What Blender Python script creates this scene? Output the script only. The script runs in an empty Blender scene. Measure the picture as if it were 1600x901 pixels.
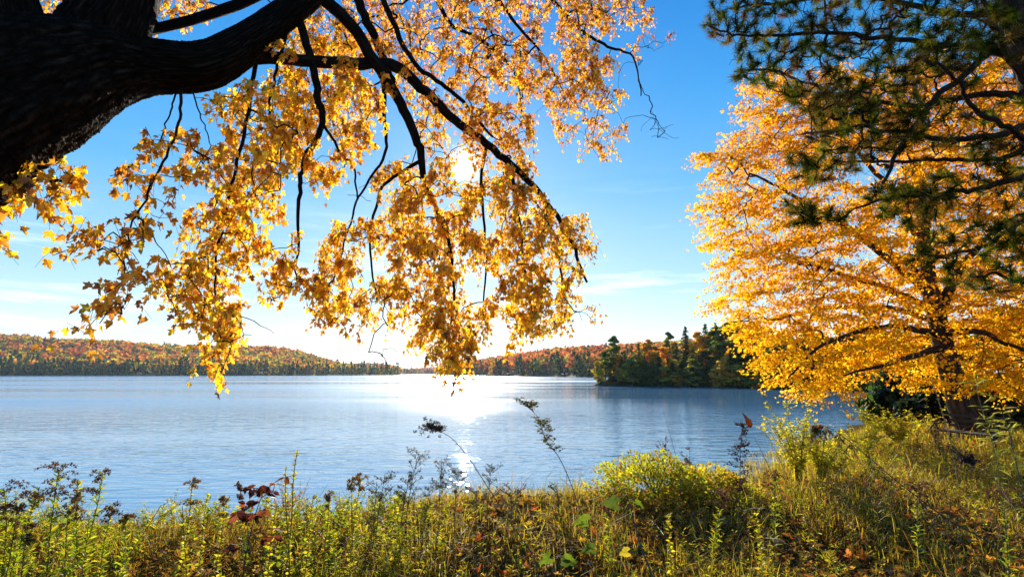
import bpy, math, random
import numpy as np
from mathutils import Vector

R = np.random.default_rng(7)
random.seed(7)
rad = math.radians
SC = bpy.context.scene
COL = SC.collection

# ------------------------------------------------------------------ camera
CAM_Z, PITCH, F = 1.6, rad(8.48), 888.0          # F: focal length in pixels of a 1600 px wide picture
WATER = -1.5
cam_data = bpy.data.cameras.new("camera")
cam = bpy.data.objects.new("camera", cam_data)
COL.objects.link(cam)
cam.location = (0, 0, CAM_Z)
cam.rotation_euler = (math.pi / 2 + PITCH, 0, 0)
cam_data.sensor_width = 36.0
cam_data.lens = 36.0 * F / 1600.0
cam_data.clip_start = 0.05
cam_data.clip_end = 20000
SC.camera = cam

# ------------------------------------------------------------------ sky and sun
SUN_EL, SUN_AZ = rad(20.65), rad(-4.84)
SUN_DIR = Vector((math.sin(SUN_AZ) * math.cos(SUN_EL), math.cos(SUN_AZ) * math.cos(SUN_EL), math.sin(SUN_EL)))
world = bpy.data.worlds.new("World")
SC.world = world
world.use_nodes = True
wt = world.node_tree
wn, wl = wt.nodes, wt.links
wn.clear()
def N(nt, t, **kw):
    n = nt.nodes.new(t)
    for k, v in kw.items():
        setattr(n, k, v)
    return n
def mathn(nt, op, a, b=None, clamp=False):
    n = N(nt, "ShaderNodeMath", operation=op)
    n.use_clamp = clamp
    for i, v in enumerate((a, b)):
        if v is None: continue
        if isinstance(v, (int, float)): n.inputs[i].default_value = v
        else: nt.links.new(v, n.inputs[i])
    return n.outputs[0]
def mixc(nt, fac, a, b, blend="MIX"):
    n = N(nt, "ShaderNodeMix", data_type="RGBA", blend_type=blend)
    for sock, v in ((n.inputs[0], fac), (n.inputs[6], a), (n.inputs[7], b)):
        if isinstance(v, (int, float)): sock.default_value = v
        elif isinstance(v, (tuple, list)): sock.default_value = (*v[:3], 1)
        else: nt.links.new(v, sock)
    return n.outputs[2]
def ramp(nt, fac, stops, interp="LINEAR"):
    n = N(nt, "ShaderNodeValToRGB")
    cr = n.color_ramp
    cr.interpolation = interp
    while len(cr.elements) < len(stops): cr.elements.new(0.5)
    for e, (p, c) in zip(cr.elements, stops):
        e.position = p
        e.color = (c, c, c, 1) if isinstance(c, (int, float)) else (*c[:3], 1)
    nt.links.new(fac, n.inputs[0])
    return n.outputs[0]

SKY_STRENGTH = 0.085
sky = N(wt, "ShaderNodeTexSky", sky_type="NISHITA")
sky.sun_disc = False
sky.sun_elevation = SUN_EL
sky.sun_rotation = SUN_AZ
sky.altitude = 300
sky.air_density = 1.0
sky.dust_density = 0.6
sky.ozone_density = 2.0
hs = N(wt, "ShaderNodeHueSaturation")
hs.inputs["Saturation"].default_value = 1.55
hs.inputs["Value"].default_value = 0.85
wl.new(sky.outputs[0], hs.inputs["Color"])
tc = N(wt, "ShaderNodeTexCoord")
nrm = N(wt, "ShaderNodeVectorMath", operation="NORMALIZE")
wl.new(tc.outputs["Generated"], nrm.inputs[0])
sep = N(wt, "ShaderNodeSeparateXYZ")
wl.new(nrm.outputs[0], sep.inputs[0])
# thin cirrus streaks low in the sky
mp = N(wt, "ShaderNodeMapping")
mp.inputs["Scale"].default_value = (2.2, 2.2, 20)
mp.inputs["Rotation"].default_value = (0, rad(4), 0)
wl.new(nrm.outputs[0], mp.inputs[0])
nz = N(wt, "ShaderNodeTexNoise")
nz.inputs["Scale"].default_value = 1.6
nz.inputs["Detail"].default_value = 7
nz.inputs["Roughness"].default_value = 0.62
wl.new(mp.outputs[0], nz.inputs[0])
cl = ramp(wt, nz.outputs[0], [(0.52, 0.0), (0.72, 1.0)])
band = ramp(wt, sep.outputs[2], [(0.0, 0.9), (0.15, 1.0), (0.24, 0.22), (0.36, 0.0)])
cloud = mathn(wt, "MULTIPLY", cl, band)
cloud = mathn(wt, "MULTIPLY", cloud, 0.75)
# bright haze of the sky low down and towards the sun
dot = N(wt, "ShaderNodeVectorMath", operation="DOT_PRODUCT")
wl.new(nrm.outputs[0], dot.inputs[0])
dot.inputs[1].default_value = SUN_DIR
grad = ramp(wt, sep.outputs[2], [(0.0, (5.7, 6.4, 6.7)), (0.06, (4.7, 5.9, 6.6)), (0.147, (2.8, 4.8, 6.5)), (0.31, (0.85, 3.2, 6.1)), (0.45, (0.26, 2.35, 5.6)), (0.58, (0.05, 1.6, 4.9)), (1.0, (0.03, 0.9, 3.6))])
base_sky = mixc(wt, 0.88, hs.outputs[0], grad)
low = ramp(wt, sep.outputs[2], [(0.0, 1.0), (0.06, 0.62), (0.16, 0.20), (0.32, 0.04), (0.5, 0.0)])
aur = mathn(wt, "POWER", mathn(wt, "MAXIMUM", dot.outputs["Value"], 0.0), 34.0)
glow = mathn(wt, "MULTIPLY", mathn(wt, "MULTIPLY", low, 0.85), mathn(wt, "ADD", mathn(wt, "MULTIPLY", aur, 0.70), 0.12), True)
c1 = mixc(wt, cloud, base_sky, (8.6, 9.0, 9.4))
c2 = mixc(wt, glow, c1, (9.5, 9.7, 9.8))
aur2 = mathn(wt, "POWER", mathn(wt, "MAXIMUM", dot.outputs["Value"], 0.0), 4000.0)
c3 = mixc(wt, aur2, c2, (16, 16, 15))
disc = mathn(wt, "GREATER_THAN", dot.outputs["Value"], math.cos(rad(0.55)))
c4 = mixc(wt, disc, c3, (60, 58, 54))
bg = N(wt, "ShaderNodeBackground")
bg.inputs["Strength"].default_value = SKY_STRENGTH
wl.new(c4, bg.inputs["Color"])
wo = N(wt, "ShaderNodeOutputWorld")
wl.new(bg.outputs[0], wo.inputs[0])

sd = bpy.data.lights.new("sun", "SUN")
sd.energy = 5.0
sd.angle = rad(0.53)
sd.color = (1.0, 0.93, 0.80)
sun = bpy.data.objects.new("sun", sd)
COL.objects.link(sun)
sun.rotation_euler = (-SUN_DIR).to_track_quat("-Z", "Y").to_euler()

vs = SC.view_settings
SC.display_settings.display_device = "sRGB"
vs.view_transform = "Standard"
vs.look = "None"
vs.exposure = 1.0
vs.gamma = 1.0
vs.use_curve_mapping = False
cy = SC.cycles
cy.max_bounces = 7
cy.diffuse_bounces = 3
cy.glossy_bounces = 3
cy.transmission_bounces = 5
cy.volume_bounces = 0
cy.transparent_max_bounces = 6
cy.sample_clamp_indirect = 6.0
cy.use_denoising = True
try:
    cy.denoiser = "OPENIMAGEDENOISE"
    cy.denoising_prefilter = "ACCURATE"
except Exception:
    pass

# ------------------------------------------------------------------ helpers
def P(px, py, Y):
    """point seen at (px, py) of the 1600x901 photograph, at distance Y in front of the camera"""
    px, py, Y = np.asarray(px, float), np.asarray(py, float), np.asarray(Y, float)
    dx, dy = (px - 800) / F, (450.5 - py) / F
    y = math.cos(PITCH) - math.sin(PITCH) * dy
    z = math.sin(PITCH) + math.cos(PITCH) * dy
    k = Y / y
    return np.stack([dx * k, Y + 0 * dx, CAM_Z + z * k], -1)

def unit(v):
    return v / np.maximum(np.linalg.norm(v, axis=-1, keepdims=True), 1e-9)

class MB:
    """collects polygons of any size and one tint per vertex"""
    def __init__(s):
        s.v, s.c, s.f, s.m, s.uv, s.n = [], [], [], [], [], 0
    def add(s, verts, faces, col, uv=None):
        """faces: (k, m) int array; col: (3,) or (n, 3)"""
        verts = np.asarray(verts, float).reshape(-1, 3)
        faces = np.asarray(faces, int)
        col = np.asarray(col, float)
        if col.ndim == 1: col = np.tile(col, (len(verts), 1))
        s.v.append(verts); s.c.append(col); s.f.append(faces + s.n)
        s.uv.append(np.zeros((len(verts), 2)) if uv is None else np.asarray(uv, float))
        s.n += len(verts)
    def empty(s): return s.n == 0
    def mesh(s, name, mat, smooth=False):
        me = bpy.data.meshes.new(name)
        V = np.concatenate(s.v) if s.v else np.zeros((0, 3))
        C = np.concatenate(s.c) if s.c else np.zeros((0, 3))
        UV = np.concatenate(s.uv) if s.uv else np.zeros((0, 2))
        loops = np.concatenate([f.ravel() for f in s.f]) if s.f else np.zeros(0, int)
        tot = np.concatenate([np.full(len(f), f.shape[1]) for f in s.f]) if s.f else np.zeros(0, int)
        start = np.concatenate([[0], np.cumsum(tot)[:-1]]) if len(tot) else np.zeros(0, int)
        me.vertices.add(len(V)); me.loops.add(len(loops)); me.polygons.add(len(tot))
        me.vertices.foreach_set("co", V.astype(np.float32).ravel())
        me.loops.foreach_set("vertex_index", loops.astype(np.int32))
        me.polygons.foreach_set("loop_start", start.astype(np.int32))
        me.polygons.foreach_set("loop_total", tot.astype(np.int32))
        me.polygons.foreach_set("use_smooth", np.full(len(tot), smooth))
        a = me.color_attributes.new("tint", "FLOAT_COLOR", "POINT")
        a.data.foreach_set("color", np.concatenate([np.clip(C, 0, 1), np.ones((len(C), 1))], 1).astype(np.float32).ravel())
        u = me.uv_layers.new(name="uv")
        u.data.foreach_set("uv", UV[loops].astype(np.float32).ravel())
        me.update(calc_edges=True)
        me.materials.append(mat)
        return me

def link(name, me, parent=None, loc=None):
    o = bpy.data.objects.new(name, me)
    COL.objects.link(o)
    if parent is not None: o.parent = parent
    if loc is not None: o.location = loc
    return o

def tag(o, label=None, cat=None, group=None, kind=None):
    for k, v in (("label", label), ("category", cat), ("group", group), ("kind", kind)):
        if v: o[k] = v
    return o

def thing(name, label, cat, loc=(0, 0, 0), group=None):
    o = link(name, None, loc=loc)
    o.empty_display_size = 0.3
    return tag(o, label, cat, group)

def smooth_line(pts, n):
    """Catmull-Rom through pts (k, d) -> about n points per span"""
    pts = np.asarray(pts, float)
    if len(pts) < 3:
        t = np.linspace(0, 1, n + 1)[:, None]
        return pts[0] + (pts[-1] - pts[0]) * t
    p = np.vstack([2 * pts[0] - pts[1], pts, 2 * pts[-1] - pts[-2]])
    out = []
    for i in range(1, len(p) - 2):
        t = np.linspace(0, 1, n, endpoint=False)[:, None]
        a, b, c, d = p[i - 1], p[i], p[i + 1], p[i + 2]
        out.append(0.5 * (2 * b + (c - a) * t + (2 * a - 5 * b + 4 * c - d) * t ** 2 + (3 * b - a - 3 * c + d) * t ** 3))
    out.append(pts[-1:])
    return np.vstack(out)

def tube(mb, pts, rads, col, sides=6, rough=0.0, seed=0, cap=True):
    """tapered tube along pts; rough: ridged swelling of the bark, relative to the radius"""
    pts = np.asarray(pts, float); rads = np.asarray(rads, float)
    n = len(pts)
    t = unit(np.gradient(pts, axis=0))
    ref = np.array([0, 0, 1.0]) if abs(t[0, 2]) < 0.9 else np.array([1.0, 0, 0])
    u = unit(np.cross(t[0], ref)); us = [u]
    for i in range(1, n):
        u = unit(u - t[i] * np.dot(u, t[i])); us.append(u)
    us = np.array(us); ws = np.cross(t, us)
    a = np.linspace(0, 2 * math.pi, sides, endpoint=False)
    rr = np.repeat(rads[:, None], sides, 1)
    if rough:
        g = np.random.default_rng(seed)
        s = np.concatenate([[0], np.cumsum(np.linalg.norm(np.diff(pts, axis=0), axis=1))])
        d = np.zeros((n, sides))
        for k in range(3, 16 if sides < 50 else 34):
            d += np.sin(k * a[None] + g.uniform(0, 6) + s[:, None] * g.uniform(-4, 4)) * g.uniform(0.4, 1) / k ** (0.8 if sides < 50 else 0.6)
        d += 1.0 * np.sin(s[:, None] * 3.1 + g.uniform(0, 6) + 1.2 * np.cos(a)[None]) * 0.5
        if sides > 50:
            d += 0.55 * np.sin(24 * a[None] + s[:, None] * 2.0 + 2.5 * np.sin(s[:, None] * 9 + a[None] * 3)) * np.sin(s[:, None] * 17 + 5 * np.sin(a[None] * 7)) + g.normal(0, 0.30, (n, sides))
        rr = rr * (1 + rough * d)
    V = pts[:, None] + us[:, None] * (np.cos(a)[None, :, None] * rr[..., None]) + ws[:, None] * (np.sin(a)[None, :, None] * rr[..., None])
    i = np.arange(n - 1)[:, None] * sides; j = np.arange(sides)[None]
    q = np.stack([i + j, i + (j + 1) % sides, i + sides + (j + 1) % sides, i + sides + j], -1).reshape(-1, 4)
    s = np.concatenate([[0], np.cumsum(np.linalg.norm(np.diff(pts, axis=0), axis=1))])
    uv = np.stack([np.repeat((np.abs(a - math.pi) / math.pi)[None], n, 0) * 1.0, np.repeat(s[:, None], sides, 1)], -1).reshape(-1, 2)
    mb.add(V.reshape(-1, 3), q, col, uv)
    if cap:
        mb.add(V[-1], [list(range(sides))], col)
        mb.add(V[0], [list(range(sides))[::-1]], col)

def place(mb, tv, tf, pos, tip, nor, size, col):
    """copies of a small template (in u across, v along, w up) as leaves"""
    pos = np.asarray(pos, float); n = len(pos)
    if n == 0: return
    tip = unit(tip); side = unit(np.cross(tip, nor)); nor = np.cross(side, tip)
    size = np.broadcast_to(np.asarray(size, float), (n,))
    V = pos[:, None] + size[:, None, None] * (side[:, None] * tv[None, :, 0, None] + tip[:, None] * tv[None, :, 1, None] + nor[:, None] * tv[None, :, 2, None])
    k = len(tv)
    off = np.arange(n)[:, None, None] * k
    V = V.reshape(-1, 3)
    c = np.repeat(np.broadcast_to(np.asarray(col, float), (n, 3)), k, 0)
    byn = {}
    for f in tf: byn.setdefault(len(f), []).append(f)
    first = True
    base = mb.n
    for m, fs in byn.items():
        fa = (np.asarray(fs)[None] + off).reshape(-1, m)
        if first:
            mb.add(V, fa, c); first = False
        else:
            mb.f.append(fa + base)

def rnd(n, a=-1, b=1): return R.uniform(a, b, n)
def rvec(n): return unit(R.normal(size=(n, 3)))
def pick(cols, n, jit=0.12, w=None):
    cols = np.asarray(cols, float)
    c = cols[R.choice(len(cols), n, p=w)]
    return np.clip(c * (1 + R.normal(0, jit, (n, 1))) * (1 + R.normal(0, jit * 0.4, (n, 3))), 0.002, 1)

# leaf templates --------------------------------------------------
_h = [(0.0, 0.0), (0.26, -0.10), (0.25, 0.12), (0.54, 0.36), (0.36, 0.42), (0.17, 0.46), (0.21, 0.70), (0.0, 1.0)]
_o = _h + [(-x, y) for x, y in _h[-2:0:-1]]
MAPLE_V = np.array([(0, 0.34, 0.0)] + [(x, y, -0.32 * abs(x) - 0.10 * max(0, y - 0.4)) for x, y in _o])
MAPLE_F = [(0, i, i % 14 + 1) for i in range(1, 15)]
SMALL_V = np.array([(0, 0, 0), (0.44, 0.30, -.12), (0.20, 0.52, -.05), (0, 1, -.1), (-0.20, 0.52, -.05), (-0.44, 0.30, -.12)])
SMALL_F = [(0, 1, 2, 3), (0, 3, 4, 5)]
LANCE_V = np.array([(0, 0, 0), (0.09, 0.3, .06), (0.06, 0.7, .05), (0, 1, -.06), (-0.06, 0.7, .05), (-0.09, 0.3, .06), (0, .35, .03)])
LANCE_F = [(0, 1, 6, 5), (1, 2, 3, 6), (6, 3, 4, 5)]
OVAL_V = np.array([(0, 0, 0), (0.24, 0.25, .05), (0.27, 0.55, .04), (0, 1, -.1), (-0.27, 0.55, .04), (-0.24, 0.25, .05), (0, .45, -.02)])
OVAL_F = [(0, 1, 6), (1, 2, 6), (2, 3, 6), (3, 4, 6), (4, 5, 6), (5, 0, 6)]
NEEDLE_V = np.array([(-0.026, 0, 0), (0.026, 0, 0), (0.018, 0.6, 0), (0, 1, -0.06), (-0.018, 0.6, 0)])
NEEDLE_F = [(0, 1, 2, 4), (2, 3, 4)]
CLUMP_V = np.array([(-0.5, -0.1, 0), (0.1, -0.5, .1), (0.5, 0.1, 0), (0.15, 0.5, -.1), (-0.3, 0.4, .05)])
CLUMP_F = [(0, 1, 2, 3, 4)]
BLADE_V = np.array([(-0.5, 0, 0), (0.5, 0, 0), (0.42, 0.45, 0.02), (-0.42, 0.45, 0.02), (0.0, 1.0, 0.0)])

def _broad():
    a = np.linspace(0, 2 * math.pi, 30, endpoint=False)
    r = 0.42 + 0.10 * np.cos(3 * a) + 0.05 * np.cos(5 * a + 0.4) + 0.02 * np.sin(11 * a)
    r = r * np.where(np.abs(a - math.pi) < 0.25, 0.72, 1.0)
    o = []
    for k in (0.5, 1.0):
        x, y = np.sin(a) * r * k * 1.02, 0.42 + np.cos(a) * r * k * 1.2
        o.append(np.stack([x, y, 0.16 * np.abs(x) - 0.55 * (y - 0.35) ** 2 + 0.03 * np.sin(a * 6) * k], -1))
    V = np.vstack([[(0, 0.42, 0.0)], o[0], o[1]])
    F = [(0, 1 + i, 1 + (i + 1) % 30) for i in range(30)] + [(1 + i, 31 + i, 31 + (i + 1) % 30, 1 + (i + 1) % 30) for i in range(30)]
    return V, F
BROAD_V, BROAD_F = _broad()

# ------------------------------------------------------------------ materials
def new_mat(name):
    m = bpy.data.materials.new(name)
    m.use_nodes = True
    m.node_tree.nodes.clear()
    return m, m.node_tree
def out(nt, sh, disp=None):
    o = N(nt, "ShaderNodeOutputMaterial")
    nt.links.new(sh, o.inputs["Surface"])
def leaf_mat(name, transl=0.55, gloss=0.05, scale=40.0, vary=0.35, rough=0.45, tr_tint=(1.15, 1.0, 0.7)):
    m, nt = new_mat(name)
    at = N(nt, "ShaderNodeAttribute", attribute_name="tint")
    ob = N(nt, "ShaderNodeTexCoord")
    nz = N(nt, "ShaderNodeTexNoise")
    nz.inputs["Scale"].default_value = scale
    nz.inputs["Detail"].default_value = 3
    nt.links.new(ob.outputs["Object"], nz.inputs[0])
    v = ramp(nt, nz.outputs[0], [(0.3, 1 - vary), (0.7, 1 + vary * 0.5)])
    col = mixc(nt, 1.0, at.outputs[0], v, "MULTIPLY")
    d = N(nt, "ShaderNodeBsdfDiffuse"); nt.links.new(col, d.inputs[0])
    t = N(nt, "ShaderNodeBsdfTranslucent"); nt.links.new(mixc(nt, 1.0, col, tr_tint, "MULTIPLY"), t.inputs[0])
    a = N(nt, "ShaderNodeMixShader"); a.inputs[0].default_value = transl
    nt.links.new(d.outputs[0], a.inputs[1]); nt.links.new(t.outputs[0], a.inputs[2])
    g = N(nt, "ShaderNodeBsdfGlossy"); g.inputs["Roughness"].default_value = rough
    g.inputs[0].default_value = (0.9, 0.9, 0.9, 1)
    b = N(nt, "ShaderNodeMixShader"); b.inputs[0].default_value = gloss
    nt.links.new(a.outputs[0], b.inputs[1]); nt.links.new(g.outputs[0], b.inputs[2])
    out(nt, b.outputs[0])
    return m
def bark_mat(name, dark, light, su=14.0, sv=2.2, bump=0.6, dist=0.02):
    m, nt = new_mat(name)
    uv = N(nt, "ShaderNodeUVMap")
    mp = N(nt, "ShaderNodeMapping"); mp.inputs["Scale"].default_value = (su, sv, 1)
    nt.links.new(uv.outputs[0], mp.inputs[0])
    nz = N(nt, "ShaderNodeTexNoise"); nz.inputs["Scale"].default_value = 1.0; nz.inputs["Detail"].default_value = 8
    nz.inputs["Roughness"].default_value = 0.65; nz.inputs["Distortion"].default_value = 0.6
    nt.links.new(mp.outputs[0], nz.inputs[0])
    vo = N(nt, "ShaderNodeTexVoronoi", feature="DISTANCE_TO_EDGE"); vo.inputs["Scale"].default_value = 0.8
    dm = N(nt, "ShaderNodeVectorMath", operation="ADD")
    nt.links.new(mp.outputs[0], dm.inputs[0]); nt.links.new(nz.outputs[1], dm.inputs[1])
    nt.links.new(dm.outputs[0], vo.inputs[0])
    crack = ramp(nt, vo.outputs[0], [(0.0, 0.0), (0.30, 1.0)])
    h = mathn(nt, "ADD", mathn(nt, "MULTIPLY", nz.outputs[0], 0.7), mathn(nt, "MULTIPLY", crack, 0.5))
    col = mixc(nt, ramp(nt, nz.outputs[0], [(0.35, 0.0), (0.7, 1.0)]), dark, light)
    col = mixc(nt, mathn(nt, "MULTIPLY", mathn(nt, "SUBTRACT", 1.0, crack), 0.7), col, tuple(c * 0.35 for c in dark))
    bp = N(nt, "ShaderNodeBump"); bp.inputs["Strength"].default_value = bump; bp.inputs["Distance"].default_value = dist
    nt.links.new(h, bp.inputs["Height"])
    p = N(nt, "ShaderNodeBsdfPrincipled"); p.inputs["Roughness"].default_value = 0.85
    p.inputs["Specular IOR Level"].default_value = 0.03
    nt.links.new(col, p.inputs["Base Color"]); nt.links.new(bp.outputs[0], p.inputs["Normal"])
    out(nt, p.outputs[0])
    return m
def plain_mat(name, col, rough=0.8, scale=20, vary=0.3, metal=0.0, bump=0.0):
    m, nt = new_mat(name)
    ob = N(nt, "ShaderNodeTexCoord")
    nz = N(nt, "ShaderNodeTexNoise"); nz.inputs["Scale"].default_value = scale; nz.inputs["Detail"].default_value = 6
    nt.links.new(ob.outputs["Object"], nz.inputs[0])
    c = mixc(nt, nz.outputs[0], tuple(x * (1 - vary) for x in col), tuple(min(1, x * (1 + vary)) for x in col))
    p = N(nt, "ShaderNodeBsdfPrincipled"); p.inputs["Roughness"].default_value = rough; p.inputs["Metallic"].default_value = metal
    nt.links.new(c, p.inputs["Base Color"])
    if bump:
        b = N(nt, "ShaderNodeBump"); b.inputs["Strength"].default_value = bump; b.inputs["Distance"].default_value = 0.02
        nt.links.new(nz.outputs[0], b.inputs["Height"]); nt.links.new(b.outputs[0], p.inputs["Normal"])
    out(nt, p.outputs[0])
    return m

M_MAPLE = leaf_mat("maple_leaf", 0.72, 0.03, 30, 0.25, 0.45, (1.2, 1.1, 0.6))
M_GOLD = leaf_mat("yellow_leaf", 0.70, 0.0, 14, 0.2, 0.45, (1.18, 1.1, 0.6))
M_NEEDLE = leaf_mat("pine_needle", 0.42, 0.0, 8, 0.3, 0.4, (1.2, 1.1, 0.5))
M_FAR = leaf_mat("far_foliage", 0.55, 0.0, 0.12, 0.3, 0.5, (1.1, 1.0, 0.75))
M_TREE = leaf_mat("tree_foliage", 0.62, 0.02, 0.9, 0.35, 0.5, (1.1, 1.0, 0.7))
M_WEED = leaf_mat("weed_leaf", 0.66, 0.02, 25, 0.3, 0.4, (1.2, 1.1, 0.5))
M_GRASS = leaf_mat("grass_blade", 0.58, 0.015, 6, 0.35, 0.4, (1.2, 1.08, 0.5))
M_LITTER = leaf_mat("dry_leaf", 0.5, 0.0, 18, 0.4)
M_DEAD = leaf_mat("dry_seed_head", 0.35, 0.0, 40, 0.4)
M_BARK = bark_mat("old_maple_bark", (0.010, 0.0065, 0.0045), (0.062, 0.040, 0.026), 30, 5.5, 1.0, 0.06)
M_TWIG = bark_mat("twig_bark", (0.014, 0.010, 0.008), (0.040, 0.028, 0.021), 5, 6, 0.4, 0.004)
M_PBARK = bark_mat("pine_bark", (0.04, 0.024, 0.017), (0.13, 0.08, 0.055), 7, 2.4, 0.8, 0.02)
M_YBARK = bark_mat("grey_brown_bark", (0.05, 0.035, 0.026), (0.14, 0.10, 0.075), 8, 2.0, 0.7, 0.02)
M_STEM = leaf_mat("weed_stem", 0.1, 0.05, 30, 0.3)
M_IRON = plain_mat("black_iron", (0.02, 0.02, 0.022), 0.5, 30, 0.3, 0.6)
M_SLAT = plain_mat("weathered_slat", (0.02, 0.015, 0.012), 0.75, 25, 0.4)

# ------------------------------------------------------------------ terrain
SHORE = np.array([(-400, 12), (-60, 11.5), (-20, 11.5), (-6, 12), (0, 12.3), (2.4, 12.8), (4.2, 15), (6.5, 18.5), (11, 24.5), (17, 32), (27, 44), (45, 64),
                  (66, 76), (84, 92), (86, 108), (72, 122), (56, 131), (40, 138), (27, 143), (20, 149), (24, 162), (60, 190), (160, 240), (500, 420)], float)
def shore_dist(x, y):
    """signed distance to the shore line; positive on land"""
    p = np.stack([np.asarray(x, float), np.asarray(y, float)], -1)
    best = np.full(p.shape[:-1], 1e9); sgn = np.ones(p.shape[:-1])
    for a, b in zip(SHORE[:-1], SHORE[1:]):
        ab = b - a
        t = np.clip(((p - a) @ ab) / (ab @ ab), 0, 1)
        q = p - (a + t[..., None] * ab)
        d = np.hypot(q[..., 0], q[..., 1])
        cr = ab[0] * (p[..., 1] - a[1]) - ab[1] * (p[..., 0] - a[0])
        m = d < best - 1e-9
        best = np.where(m, d, best); sgn = np.where(m, np.where(cr < 0, 1.0, -1.0), sgn)
    return best * sgn
def vnoise(x, y, s, seed=0):
    g = np.random.default_rng(seed)
    o = 0
    for k in range(6):
        a = g.uniform(0, 6.28); f = g.uniform(0.6, 1.6) * s
        o = o + np.sin(f * (x * math.cos(a) + y * math.sin(a)) + g.uniform(0, 6.28))
    return o / 6
def gz(x, y):
    x = np.asarray(x, float); y = np.asarray(y, float)
    d = shore_dist(x, y)
    t = np.clip(d / 5.0, 0, 1)
    z = np.where(d > 0, WATER - 0.1 + 1.6 * (t * t * (3 - 2 * t)), WATER - 0.1 + np.maximum(d * 0.25, -2.5))
    z = z + np.clip(d, 0, 3) / 3 * 0.05 * vnoise(x, y, 1.3, 3)
    lip = np.clip((d - 4.6) / 3.4, 0, 1); z = z - 0.38 * lip * lip * (3 - 2 * lip) * np.clip((14 - y) / 6, 0, 1)  # lip and dip added to the bank to leave the near ground shaded
    lo = np.clip((-0.4 - x) / 2.2, 0, 1); z = z - 0.32 * lo * lo * (3 - 2 * lo) * np.clip(d / 3, 0, 1)
    z = z - 0.30 * np.clip((y - 8.5) / 4, 0, 1) * np.clip(d / 3, 0, 1) * np.clip((60 - y) / 20, 0, 1)
    far = np.clip((y - 40) / 60, 0, 1)
    z = z + far * np.clip(d, 0, 40) * 0.03
    return z

def axis(segs):
    o = []
    for a, b, st in segs: o += list(np.arange(a, b, st))
    return np.array(o + [segs[-1][1]])
gx = axis([(-420, -60, 30), (-60, -14, 3), (-14, 24, 0.3), (24, 110, 3), (110, 520, 40)])
gy = axis([(-120, -10, 10), (-10, 2, 1), (2, 30, 0.3), (30, 200, 3), (200, 480, 40)])
X, Yg = np.meshgrid(gx, gy)
Z = gz(X, Yg)
mb = MB()
nx, ny = len(gx), len(gy)
i = np.arange(ny - 1)[:, None] * nx; j = np.arange(nx - 1)[None]
mb.add(np.stack([X, Yg, Z], -1).reshape(-1, 3), np.stack([i + j, i + j + 1, i + j + 1 + nx, i + j + nx], -1).reshape(-1, 4), (0.1, 0.08, 0.04))
m, nt = new_mat("soil_and_moss")
ge = N(nt, "ShaderNodeNewGeometry")
n1 = N(nt, "ShaderNodeTexNoise"); n1.inputs["Scale"].default_value = 0.8; n1.inputs["Detail"].default_value = 6
n2 = N(nt, "ShaderNodeTexNoise"); n2.inputs["Scale"].default_value = 14; n2.inputs["Detail"].default_value = 8
nt.links.new(ge.outputs[0], n1.inputs[0]); nt.links.new(ge.outputs[0], n2.inputs[0])
c = mixc(nt, ramp(nt, n1.outputs[0], [(0.4, 0.0), (0.62, 1.0)]), (0.050, 0.032, 0.016), (0.045, 0.048, 0.012))
c = mixc(nt, ramp(nt, n2.outputs[0], [(0.45, 0.0), (0.7, 1.0)]), c, (0.11, 0.062, 0.028))
bp = N(nt, "ShaderNodeBump"); bp.inputs["Strength"].default_value = 0.8; bp.inputs["Distance"].default_value = 0.05
nt.links.new(n2.outputs[0], bp.inputs["Height"])
p = N(nt, "ShaderNodeBsdfPrincipled"); p.inputs["Roughness"].default_value = 0.95; p.inputs["Specular IOR Level"].default_value = 0.0
nt.links.new(c, p.inputs["Base Color"]); nt.links.new(bp.outputs[0], p.inputs["Normal"])
out(nt, p.outputs[0])
M_SOIL = m
tag(link("ground", mb.mesh("ground", M_SOIL, True)), kind="structure")

# ------------------------------------------------------------------ water
m, nt = new_mat("lake_water")
ge = N(nt, "ShaderNodeNewGeometry")
def wnoise(sc, rot, s, det, w=0.0):
    mp = N(nt, "ShaderNodeMapping"); mp.inputs["Scale"].default_value = sc; mp.inputs["Rotation"].default_value = (0, 0, rad(rot))
    nt.links.new(ge.outputs[0], mp.inputs[0])
    n = N(nt, "ShaderNodeTexNoise"); n.inputs["Scale"].default_value = s; n.inputs["Detail"].default_value = det
    n.inputs["Distortion"].default_value = w
    nt.links.new(mp.outputs[0], n.inputs[0])
    return n.outputs[0]
r1 = wnoise((0.38, 1.0, 1), -6, 3.2, 3, 0.3)
r2 = wnoise((0.5, 1.0, 1), 10, 0.9, 2, 0.2)
patch = ramp(nt, wnoise((0.22, 1.0, 1), 3, 0.035, 3, 0.4), [(0.38, 0.30), (0.62, 1.0)])
hgt = mathn(nt, "ADD", mathn(nt, "MULTIPLY", r1, 0.034), mathn(nt, "MULTIPLY", r2, 0.062))
hgt = mathn(nt, "MULTIPLY", hgt, patch)
def sheltered(cx, cy, r0, r1, lo):
    dn = N(nt, "ShaderNodeVectorMath", operation="DISTANCE")
    nt.links.new(ge.outputs[0], dn.inputs[0]); dn.inputs[1].default_value = (cx, cy, WATER)
    mr = N(nt, "ShaderNodeMapRange", interpolation_type="SMOOTHSTEP")
    for k, v in zip((1, 2, 3, 4), (r0, r1, lo, 1.0)): mr.inputs[k].default_value = v
    nt.links.new(dn.outputs["Value"], mr.inputs[0])
    return mr.outputs[0]
hgt = mathn(nt, "MULTIPLY", hgt, sheltered(62, 100, 42, 78, 0.16))
hgt = mathn(nt, "MULTIPLY", hgt, mathn(nt, "SUBTRACT", 1.85, sheltered(0, 0, 14, 110, 0.55)))
bp = N(nt, "ShaderNodeBump"); bp.inputs["Strength"].default_value = 1.0; bp.inputs["Distance"].default_value = 1.0
nt.links.new(hgt, bp.inputs["Height"])
p = N(nt, "ShaderNodeBsdfPrincipled")
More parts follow.
